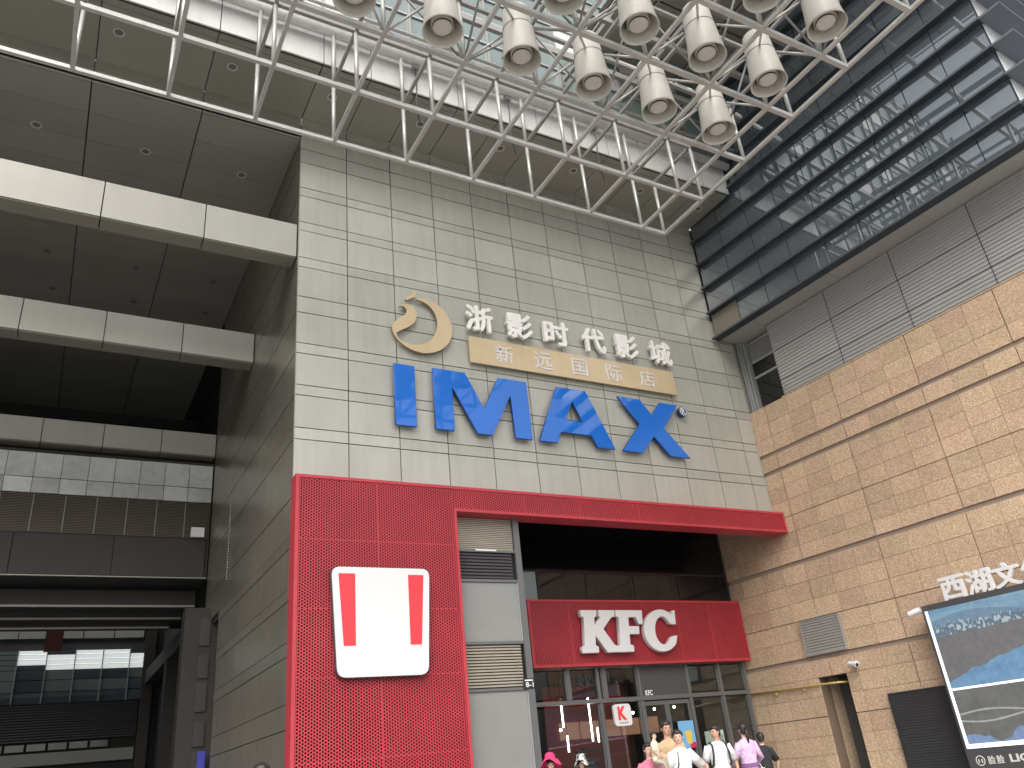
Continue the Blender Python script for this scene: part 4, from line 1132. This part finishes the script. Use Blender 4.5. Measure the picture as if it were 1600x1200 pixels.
for (x, y, z0, z1, w_) in ((8.15, 3.6, 2.35, 2.95, 'tall'), (8.20, 3.55, 1.75, 2.15, 'short'), (8.75, 3.2, 1.95, 3.0, 'long'), (9.0, 3.3, 1.92, 2.28, 'lower')):
    o = tag(MB().tube([(0, 0, 0), (0, 0, z1 - z0)], .022, 10).build('tube_lamp', M['tube'], smooth=True), '%s lit white tube lamp hanging inside the shop window' % w_, 'lamp', 'lit tube lamps in the shop')
    o.location = (x, y, z0)
    rodo = MB().tube([(0, 0, z1 - z0), (0, 0, 3.72 - z0)], .004, 6).build('cord', M['black'], o)
for (x, y, z, w_) in ((8.3, 4.0, 2.28, 'left, between the two tube lamps'), (11.2, 4.6, 2.62, 'above the poster door'), (12.0, 4.6, 2.68, 'right of the door'), (12.75, 4.6, 2.7, 'nearest the granite wall')):
    o = tag(MB().rings([(0, 0, 0, .02, .02), (0, 0, .03, .036, .036), (0, 0, .06, .02, .02)], 12).build('spot_lamp', M['spot'], smooth=True), 'small lit round lamp inside the shop, %s' % w_, 'lamp', 'lit round lamps in the shop')
    o.location = (x, y, z)
    MB().tube([(0, 0, .1), (0, 0, 3.72 - z)], .004, 6).build('cord', M['black'], o)
ps = empty('door_poster', (11.0, 2.12, 1.55), 'blue poster with a yellow drink on the shop door', 'poster')
MB().box(-.26, .26, 0, .012, 0, .66).build('sheet', M['poster_b'], ps)
place_mesh('drink', curve_mesh([rounded([(-.10, .42), (.14, .42), (.10, .10), (-.05, .10)], .05)], .004), M['poster_y'], (0.02, -.003, 0), ps, FRONT)
MB().box(.05, .25, -.003, -.001, .0, .14).build('red_corner', M['poster_r'], ps)
ki = empty('order_kiosk', (11.55, 1.7, 0.15), 'mint green order kiosk standing by the shop door', 'kiosk')
MB().box(-.22, .22, -.15, .2, 0, 1.05).build('body', M['mint'], ki)
MB().box(-.20, .20, -.12, .15, 1.07, 1.75).build('head', M['mint'], ki)
MB().box(-.16, .16, -.135, -.122, 1.15, 1.65).build('display', M['glass_frost'], ki)
MB().box(-.03, .06, -.165, -.152, .55, .70).build('slot', M['black'], ki)

# ================================================================== video screen, its letters, cameras, gas pipe
ls = empty('video_screen', label='large black framed video screen showing a lake landscape', cat='screen', mw=RB)
MB().box(-0.50, -0.06, -10.0, -3.80, 0.16, 3.95).build('cabinet', M['char'], ls)
MB().box(-0.512, -0.503, -9.6, -3.93, 1.03, 2.10).build('picture', M['screen'], ls)
MB().box(-0.512, -0.503, -9.6, -3.93, 2.15, 3.82).build('picture', M['screen'], ls)
for y0, y1, z0, z1 in ((-3.93, -3.86, .94, 3.82), (-9.6, -3.932, 2.103, 2.148), (-9.6, -3.932, .94, 1.028)):
    MB().box(-0.514, -0.502, y0, y1, z0, z1).build('white_border', M['screen_white'], ls)
me = curve_mesh([[(0.10 * math.cos(2 * math.pi * k / 24), .10 * math.sin(2 * math.pi * k / 24)) for k in range(24)], [(0.082 * math.cos(2 * math.pi * k / 24), .082 * math.sin(2 * math.pi * k / 24)) for k in range(24)]], .006)
place_mesh('round_logo', me, M['far_white'], (-.504, -4.07, .70), ls, SIDE)
for dy in (-.035, .035): MB().box(-.508, -.502, -4.07 + dy - .012, -4.07 + dy + .012, .66, .73).build('logo_mark', M['far_white'], ls)
for i, ch in enumerate('脸脸'):
    me, w, hh = text_mesh(ch, .05, .012); place_mesh('logo_character', me, M['far_white'], (-.504, -4.31 - .19 * i, .70), ls, SIDE, (.16 / w, .16 / hh, .1))
me, w, hh = text_mesh('LIC', .05, .03); place_mesh('logo_word', me, M['far_white'], (-.504, -4.70 - .20, .71), ls, SIDE, (.40 / w, .15 / hh, .1))
lbs = ['white raised character 西 above the video screen corner', 'white raised character 湖, second above the video screen', 'white raised character 文, third above the video screen', 'white raised character 化, last above the video screen']
M['white_lit'] = emit('letter_white', (0.78, 0.80, 0.88), 0.10)
for i, ch in enumerate('西湖文化'):
    me, w, hh = bold_mesh(ch, 0.16, 0.030)
    s = .52 / hh
    o = place_mesh('screen_character', me, M['white'], (0, 0, 0), None, SIDE, (.58 / w, s, .5))
    o.matrix_world = RB @ Matrix.Translation((-0.44, -4.66 - .61 * i, 4.20))
    tag(o, lbs[i], 'letter', 'white characters above the video screen')
def cctv(mw, label, flip=1):
    c = empty('security_camera', label=label, cat='camera', group='security cameras', mw=mw)
    MB().box(-.10, 0, -.05, .05, -.05, .05).build('bracket', M['white'], c)
    MB().tube([(-.10, 0, 0), (-.16, 0, -.02)], .025, 10).build('arm', M['white'], c)
    MB().tube([(-.16, .10 * flip, .0), (-.24, -.16 * flip, -.06)], .065, 14).build('housing', M['white'], c, smooth=False)
    MB().tube([(-.24, -.16 * flip, -.06), (-.243, -.17 * flip, -.062)], .045, 14).build('lens', M['black'], c)
cctv(RB @ Matrix.Translation((-0.005, -1.40, 3.06)), 'white security camera over the granite doorway')
cctv(RB @ Matrix.Translation((-0.40, -3.70, 3.88)), 'white security camera at the video screen corner', -1)
gpip = empty('gas_pipe', label='thin yellow pipe running along the granite wall to the doorway', cat='pipe', mw=RB)
MB().tube([(-.06, 2.25, 2.75), (-.06, -.45, 2.70), (-.03, -.75, 2.69), (.3, -.9, 2.68)], .028, 10).build('pipe', M['brass'], gpip, smooth=True)
for y in (1.3, 0.35): MB().box(-.08, 0.0, y - .02, y + .02, 2.62, 2.70).build('clip', M['brass'], gpip)

# ================================================================== people
skin_c = {'light': (0.62, 0.40, 0.30), 'tan': (0.50, 0.29, 0.19)}
def cloth(name, c): return mat('cloth_' + name, c, 0.85, 0.0, 0.16, 7, bump=0.05, bscale=9)
M['skin'] = mat('skin_light', (0.60, 0.385, 0.29), 0.5, 0, .05, 10)
M['skin2'] = mat('skin_tan', (0.47, 0.275, 0.185), 0.5, 0, .05, 10)
M['hair'] = mat('black_hair', (0.018, 0.015, 0.013), 0.45, 0, .2, 30, bump=.006, bscale=60)
M['shoe'] = mat('dark_shoe', (0.05, 0.05, 0.05), 0.6)
M['lip'] = mat('lip', (0.40, 0.14, 0.12), 0.5)

def skin_mesh(verts, edges, radii, root=0):
    me = bpy.data.meshes.new('sk'); me.from_pydata(verts, edges, [])
    o = bpy.data.objects.new('sk', me); COL.objects.link(o)
    md = o.modifiers.new('s', 'SKIN'); md.use_smooth_shade = True
    o.modifiers.new('b', 'SUBSURF').levels = 2
    for i, r_ in enumerate(radii):
        sv = me.skin_vertices[0].data[i]
        sv.radius = (r_, r_) if not isinstance(r_, tuple) else r_
        sv.use_root = (i == root)
    dg = bpy.context.evaluated_depsgraph_get()
    out = bpy.data.meshes.new_from_object(o.evaluated_get(dg))
    bpy.data.objects.remove(o); bpy.data.meshes.remove(me)
    for p in out.polygons: p.use_smooth = True
    return out

def person(label, loc, yaw, h, shirt, pants, skin, hair='short', arms=None, head_turn=0.0, sleeve=0.45, legs=None, female=False, face=True, hem=0.86, group=None, skirt=False, lean=(0, 0)):
    """figure facing -Y in its own frame, 1.70 m tall before scaling; arms = (left elbow, left wrist, right elbow, right wrist)"""
    k = h / 1.70
    e = empty('person', loc, label, 'person', group)
    e.rotation_euler.z = yaw; e.scale = (k, k, k)
    sh_w = .175 if female else .20
    A = arms or ((sh_w + .07, .02, 1.10), (sh_w + .08, -.06, .86), (-sh_w - .07, .02, 1.10), (-sh_w - .08, -.06, .86))
    L = legs or ((.095, 0, .48), (.10, .02, .085), (.10, -.13, .04), (-.095, 0, .48), (-.10, .02, .085), (-.10, -.13, .04))
    V = [(0, 0, .93), (0, .01, 1.10), (0, 0, 1.28), (0, .005, 1.42), (0, 0, 1.49), (0, -.015, 1.545), (0, 0, 1.615), (0, 0, 1.66)]
    Rr = [(.15, .11), (.125, .095), (.155, .105), (.06, .06), (.052, .052), (.058, .066), (.070, .080), (.045, .050)]
    E = [(0, 1), (1, 2), (2, 3), (3, 4), (4, 5), (5, 6), (6, 7)]
    for s, el, wr in ((1, A[0], A[1]), (-1, A[2], A[3])):
        i0 = len(V)
        d = (Vector(wr) - Vector(el)).normalized()
        hand = Vector(wr) + d * .07
        V += [(s * (sh_w - .015), 0, 1.355), tuple(el), tuple(wr), tuple(hand)]
        Rr += [.047, .040, .028, .034]
        E += [(2, i0), (i0, i0 + 1), (i0 + 1, i0 + 2), (i0 + 2, i0 + 3)]
        sidev = d.cross(Vector((1, 0, 0)));
        if sidev.length < .2: sidev = d.cross(Vector((0, 1, 0)))
        sidev.normalize(); pal = d.cross(sidev)
        for q_, ln in ((-.030, .065), (-.010, .078), (.010, .074), (.030, .058)):
            b0 = len(V)
            b_ = hand + d * .025 + sidev * q_
            V += [tuple(b_), tuple(b_ + d * ln * .6), tuple(b_ + d * ln * .9 + pal * .022)]
            Rr += [.010, .009, .008]; E += [(i0 + 3, b0), (b0, b0 + 1), (b0 + 1, b0 + 2)]
        b0 = len(V)
        b_ = Vector(wr) + d * .03 - sidev * .034
        V += [tuple(b_), tuple(b_ + d * .045 - sidev * .022)]
        Rr += [.012, .010]; E += [(i0 + 3, b0), (b0, b0 + 1)]
    for s, (kn, an, to) in ((1, L[:3]), (-1, L[3:])):
        i0 = len(V)
        V += [(s * .09, 0, .86), tuple(kn), tuple(an), tuple(to)]
        Rr += [.082, .055, .038, .036]
        E += [(0, i0), (i0, i0 + 1), (i0 + 1, i0 + 2), (i0 + 2, i0 + 3)]
    me = skin_mesh(V, E, Rr); me.materials.append(skin)
    link('body', me, e)
    # shirt: torso shell with sleeves
    w0 = 1.0 if not female else .93
    mb = MB()
    mb.rings([(0, .005, hem, .178 * w0, .128), (0, .005, hem + .07, .172 * w0, .125), (0, .01, 1.10, .162 * w0, .118), (0, 0, 1.25, .188 * w0, .130), (0, .005, 1.345, .205 * w0, .118), (0, .01, 1.395, .175 * w0, .095), (0, .01, 1.43, .098, .082), (0, .008, 1.447, .070, .070)], 20)
    for s, el, wr in ((1, A[0], A[1]), (-1, A[2], A[3])):
        p0 = Vector((s * (sh_w - .04), .005, 1.365)); el = Vector(el); wr = Vector(wr)
        if sleeve <= .6: pts = [p0, p0.lerp(el, .35), p0.lerp(el, .92)]; rr_ = [.078, .076, .072]
        else: pts = [p0, p0.lerp(el, .5), el, el.lerp(wr, .55), el.lerp(wr, .95)]; rr_ = [.072, .066, .060, .052, .046]
        mb.tube(pts, rr_, 12)
    mb.build('shirt', shirt, e, smooth=True)
    mb = MB()
    if skirt:
        mb.rings([(0, 0, .30, .24, .20), (0, 0, .6, .215, .175), (0, 0, .93, .165, .122)], 20)
    else:
        mb.rings([(0, .005, .80, .176, .125), (0, .005, .90, .170, .120), (0, .005, 1.0, .160, .112)], 18)
        for s, (kn, an, to) in ((1, L[:3]), (-1, L[3:])):
            hp = Vector((s * .088, 0, .86)); kn = Vector(kn); an = Vector(an)
            mb.tube([hp, hp.lerp(kn, .5), kn, kn.lerp(an, .5), kn.lerp(an, .97)], [.096, .088, .074, .066, .062], 12)
    mb.build('trousers' if not skirt else 'skirt', pants, e, smooth=True)
    for s, (kn, an, to) in ((1, L[:3]), (-1, L[3:])):
        an, to = Vector(an), Vector(to)
        MB().tube([an + Vector((0, .05, -.03)), an.lerp(to, .5) + Vector((0, 0, -.02)), to, to + (to - an).normalized() * .05 + Vector((0, 0, -.005))], [.042, .05, .044, .02], 10).build('shoe', M['shoe'], e, smooth=True)
    # head pieces turn with the head
    hd = empty('head'); hd.parent = e; hd.location = (0, -.004, 1.595); hd.rotation_euler.z = head_turn; hd.scale = (.88, .88, .90)
    def sub(name, m, rings, n=16): return MB().rings(rings, n).build(name, m, hd, smooth=True)
    if face:
        sub('face', skin, [(0, -.026, -.115, .02, .02), (0, -.028, -.105, .042, .045), (0, -.022, -.07, .060, .070), (0, -.012, -.02, .072, .084), (0, -.006, .03, .074, .088), (0, 0, .07, .066, .078)])
        MB().tube([(0, -.092, .01), (0, -.112, -.028), (0, -.098, -.036)], [.008, .015, .010], 8).build('nose', skin, hd, smooth=True)
        for s in (-1, 1):
            MB().rings([(s * .031, -.086, -.002, .006, .004), (s * .031, -.089, .004, .014, .007), (s * .031, -.086, .010, .006, .004)], 8).build('eye', M['hair'], hd, smooth=True)
            MB().tube([(s * .018, -.093, .026), (s * .046, -.083, .024)], .004, 6).build('eyebrow', M['hair'], hd)
            MB().rings([(s * .080, .005, -.035, .006, .012), (s * .084, .008, -.01, .010, .02), (s * .083, .01, .02, .008, .016)], 8).build('ear', skin, hd, smooth=True)
        MB().tube([(-.022, -.086, -.060), (0, -.093, -.061), (.022, -.086, -.060)], [.004, .007, .004], 8).build('mouth', M['lip'], hd, smooth=True)
    if hair in ('short', 'pony', 'long'):
        nn = 22
        mbh = MB()
        prof = [(-.085, .055, .052, .058), (-.045, .042, .078, .074), (0.0, .032, .092, .086), (.04, .022, .096, .098), (.075, .012, .093, .106), (.105, .008, .076, .092), (.126, .008, .048, .060), (.136, .008, .015, .02)]
        for zz, yy, rx_, ry_ in prof:
            for q_ in range(nn):
                t = 2 * math.pi * q_ / nn
                j = 1 + random.uniform(-.05, .05)
                # hairline: front strands end higher than the sides
                fz = .012 * math.sin(5 * t) if math.sin(t) < -.3 and zz > .03 and zz < .08 else 0
                mbh.v.append((rx_ * j * math.cos(t), yy + ry_ * j * math.sin(t), zz + fz + random.uniform(-.004, .004)))
        for i in range(len(prof) - 1):
            for q_ in range(nn):
                q2 = (q_ + 1) % nn; mbh.f.append((i * nn + q_, i * nn + q2, (i + 1) * nn + q2, (i + 1) * nn + q_))
        mbh.f.append(tuple((len(prof) - 1) * nn + q_ for q_ in range(nn)))
        mbh.build('hair', M['hair'], hd, smooth=True)
    if hair == 'pony': MB().tube([(0, .10, .03), (0, .15, -.02), (0, .155, -.14), (0, .14, -.26)], [.025, .038, .034, .010], 10).build('ponytail', M['hair'], hd, smooth=True)
    if hair == 'long': sub('long_hair', M['hair'], [(0, .06, -.24, .075, .04), (0, .06, -.12, .088, .05), (0, .05, 0, .088, .062)])
    return e, hd

P_man = person('man in a beige T-shirt standing behind the woman in white', (4.80, -4.78, .152), R(-18), 1.76, cloth('beige', (0.46, 0.33, 0.19)), cloth('dark_jeans', (0.06, 0.06, 0.08)), M['skin2'],
               arms=((.27, .0, 1.10), (.18, -.16, .98), (-.27, 0, 1.10), (-.25, -.10, .86)))
P_wom = person('woman in a white T-shirt with her hand on her hip', (4.62, -5.25, .152), R(-14), 1.60, cloth('white_a', (0.70, 0.69, 0.69)), cloth('pale_grey', (0.42, 0.44, 0.45)), M['skin'], hair='pony',
               arms=((.40, .06, 1.13), (.20, -.05, .98), (-.27, 0, 1.10), (-.30, -.03, .84)), head_turn=R(-25), female=True)
P_pink = person('woman in a pink top and pale blue jeans holding the toddler', (4.10, -5.15, .152), R(-18), 1.46, cloth('pink', (0.50, 0.16, 0.24)), cloth('pale_jeans', (0.34, 0.44, 0.48)), M['skin'], hair='long',
                arms=((.26, -.05, 1.12), (.10, -.26, 1.14), (-.28, .0, 1.12), (-.10, -.26, 1.08)), sleeve=.45, female=True)
kd, kh = person('toddler in a cream shirt held by the woman in pink', (4.04, -5.40, .95), R(35), .80, cloth('cream', (0.66, 0.58, 0.42)), cloth('khaki', (0.36, 0.33, 0.26)), M['skin'],
                arms=((.24, -.05, 1.12), (.20, -.2, 1.02), (-.24, -.06, 1.12), (-.18, -.2, 1.02)),
                legs=((.13, -.28, .80), (.13, -.30, .48), (.13, -.40, .45), (-.13, -.28, .80), (-.13, -.30, .48), (-.13, -.40, .45)))
P_bk = person('man in a white T-shirt wearing a dark backpack, looking left', (6.45, -4.05, .152), R(-22), 1.66, cloth('white_b', (0.70, 0.70, 0.71)), cloth('grey_shorts', (0.30, 0.31, 0.33)), M['skin2'],
              head_turn=R(-62), arms=((.29, .02, 1.11), (.30, -.02, .86), (-.27, .02, 1.12), (-.25, -.08, .88)))
bpk = empty('backpack', (6.45, -4.05, .152), 'dark green backpack worn by the man in white', 'backpack')
bpk.rotation_euler.z = R(-22); bpk.scale = (.976,) * 3
M['pack'] = cloth('pack', (0.03, 0.045, 0.045))
MB().rings([(0, .21, .95, .13, .07), (0, .22, 1.0, .15, .09), (0, .22, 1.25, .15, .09), (0, .20, 1.38, .11, .06)], 14).build('bag', M['pack'], bpk, smooth=True)
for s in (-1, 1): MB().tube([(s * .12, .15, 1.37), (s * .125, .03, 1.435), (s * .128, -.09, 1.38), (s * .145, -.135, 1.24), (s * .165, -.10, 1.08), (s * .15, .12, 1.0)], .019, 8).build('strap', M['pack'], bpk, smooth=True)
P_lil = person('woman in a lilac top seen from behind with a ponytail', (7.30, -3.85, .152), R(165), 1.66, cloth('lilac', (0.62, 0.42, 0.62)), cloth('black_trousers', (0.035, 0.03, 0.04)), M['skin'], hair='pony', sleeve=.9, female=True, hem=.90,
               arms=((.25, -.04, 1.12), (.20, -.22, 1.02), (-.27, -.02, 1.12), (-.22, -.22, 1.0)))
M['purple'] = cloth('purple', (0.20, 0.09, 0.22))
bd = tag(MB().rings([(0, .005, .96, .170, .128), (0, .006, 1.035, .164, .124)], 20, cap=False).build('waist_band', M['purple'], smooth=True), 'dark purple waist band tied over the lilac top', 'belt')
bd.location = (7.30, -3.85, .152); bd.rotation_euler.z = R(165); bd.scale = (.99, 1.0, .976)
P_blk = person('person in a black top carrying a white bag', (8.62, -2.9, .152), R(150), 1.50, cloth('black_top', (0.02, 0.02, 0.024)), cloth('black_b', (0.03, 0.03, 0.034)), M['skin'], hair='short', sleeve=.5, female=True,
               arms=((.26, 0, 1.10), (.27, -.05, .84), (-.27, 0, 1.10), (-.26, -.10, .86)))
wb = empty('white_bag', (8.30, -3.06, .62), 'white shopping bag carried by the person in black', 'bag')
MB().rings([(0, 0, 0, .13, .07), (0, 0, .25, .14, .08), (0, 0, .42, .11, .045)], 12).build('sack', M['white_dirty'], wb, smooth=True)
MB().tube([(-.06, 0, .40), (0, 0, .52), (.06, 0, .40)], .008, 8).build('handle', M['white_dirty'], wb)
hb = empty('shoulder_bag', (4.62, -5.25, .152), 'small dark shoulder bag worn by the woman in white', 'bag')
hb.rotation_euler.z = R(-14); hb.scale = (.94,) * 3
MB().tube([(-.20, .10, .95), (-.14, .09, 1.30), (-.10, .03, 1.425), (-.085, -.09, 1.37), (-.12, -.135, 1.2), (-.19, -.05, .97)], .010, 8).build('strap', M['pack'], hb, smooth=True)
MB().box(-.27, -.21, -.09, .11, .80, .97).build('pouch', M['pack'], hb)
P_hat = person('woman wearing a wide pink sun hat', (4.12, -2.25, .152), R(-30), 1.40, cloth('white_c', (0.78, 0.77, 0.80)), cloth('navy_c', (0.05, 0.06, 0.12)), M['skin'], hair='long', female=True)
M['hatpink'] = cloth('hot_pink', (0.68, 0.045, 0.16))
def hat(name, label, base, yaw, k, m, brim, dz=0.0):
    o = MB()
    n = 28
    pr = [(.02, .20), (.07, .195), (.098, .16), (.105, .09), (brim * .7, .065), (brim, .0), (brim + .004, -.012), (brim * .7, .05), (.09, .075)]
    for i, (r_, z) in enumerate(pr):
        for q_ in range(n):
            t = 2 * math.pi * q_ / n
            zz = z + (0.035 * math.sin(3 * t + 1) * (r_ / brim) ** 2 if r_ > .12 else 0) - (.05 * abs(math.cos(t)) if r_ > .15 else 0)
            o.v.append((r_ * math.cos(t), r_ * math.sin(t) * 1.05, zz))
    for i in range(len(pr) - 1):
        for q_ in range(n):
            q2 = (q_ + 1) % n; o.f.append((i * n + q2, i * n + q_, (i + 1) * n + q_, (i + 1) * n + q2))
    o.f.append(tuple(range(n)))
    ob = o.build(name, m, smooth=True)
    ob.location = base; ob.rotation_euler = (Matrix.Rotation(yaw, 3, 'Z') @ Matrix.Rotation(R(-20), 3, 'X')).to_euler(); ob.scale = (k, k, k)
    return tag(ob, label, 'hat')
hat('sun_hat', 'wide brimmed hot pink sun hat', (4.12, -2.24, .152 + 1.40 / 1.7 * 1.615), R(-30), .95, M['hatpink'], .21)
P_gry = person('person wearing a black and white patterned bucket hat', (5.0, -1.9, .152), R(-40), 1.36, cloth('dark_grey', (0.10, 0.10, 0.11)), cloth('dark_grey2', (0.06, 0.06, 0.07)), M['skin2'], hair='long', female=True)
def checker_cloth():
    m, n, l, b = nmat('patterned_cloth'); tc = n.new('ShaderNodeTexCoord'); v = n.new('ShaderNodeTexVoronoi'); v.inputs['Scale'].default_value = 26
    l.new(tc.outputs['Object'], v.inputs['Vector']); cr = n.new('ShaderNodeValToRGB'); cr.color_ramp.interpolation = 'CONSTANT'
    sc_ = n.new('ShaderNodeSeparateColor'); l.new(v.outputs['Color'], sc_.inputs[0]); l.new(sc_.outputs[0], cr.inputs[0])
    cr.color_ramp.elements[0].color = (.05, .05, .055, 1); cr.color_ramp.elements[1].color = (.62, .60, .62, 1); cr.color_ramp.elements[1].position = .45
    l.new(cr.outputs[0], b.inputs['Base Color']); b.inputs['Roughness'].default_value = .9; return m
M['pattern'] = checker_cloth()
hat('bucket_hat', 'black and white patterned bucket hat', (5.0, -1.89, .152 + 1.36 / 1.7 * 1.60), R(-40), .9, M['pattern'], .15)
P_low = person('person with dark hair at the bottom edge beside the red panel', (-2.31, -8.15, 0.0), R(-8), 1.67, cloth('grey_d', (0.3, 0.3, 0.32)), cloth('dark_d', (0.06, 0.06, 0.07)), M['skin'], hair='long', female=True)
P_stf = person('shop worker in a white printed T-shirt behind the counter', (9.35, 4.6, .158), R(-25), 1.66, cloth('white_s', (0.66, 0.68, 0.64)), cloth('dark_s', (0.04, 0.04, 0.05)), M['skin2'])

st = empty('bead_string', (-0.03, 6.5, 6.75), 'thin string of small white beads hanging on the passage wall', 'string')
for k in range(28): MB().rings([(0, 0, k * .075, .008, .008), (0, 0, k * .075 + .018, .02, .02), (0, 0, k * .075 + .036, .008, .008)], 8).build('bead', M['ring'], st, smooth=True)
MB().tube([(0, 0, 0), (0, 0, 2.1)], .004, 6).build('cord', M['black'], st)
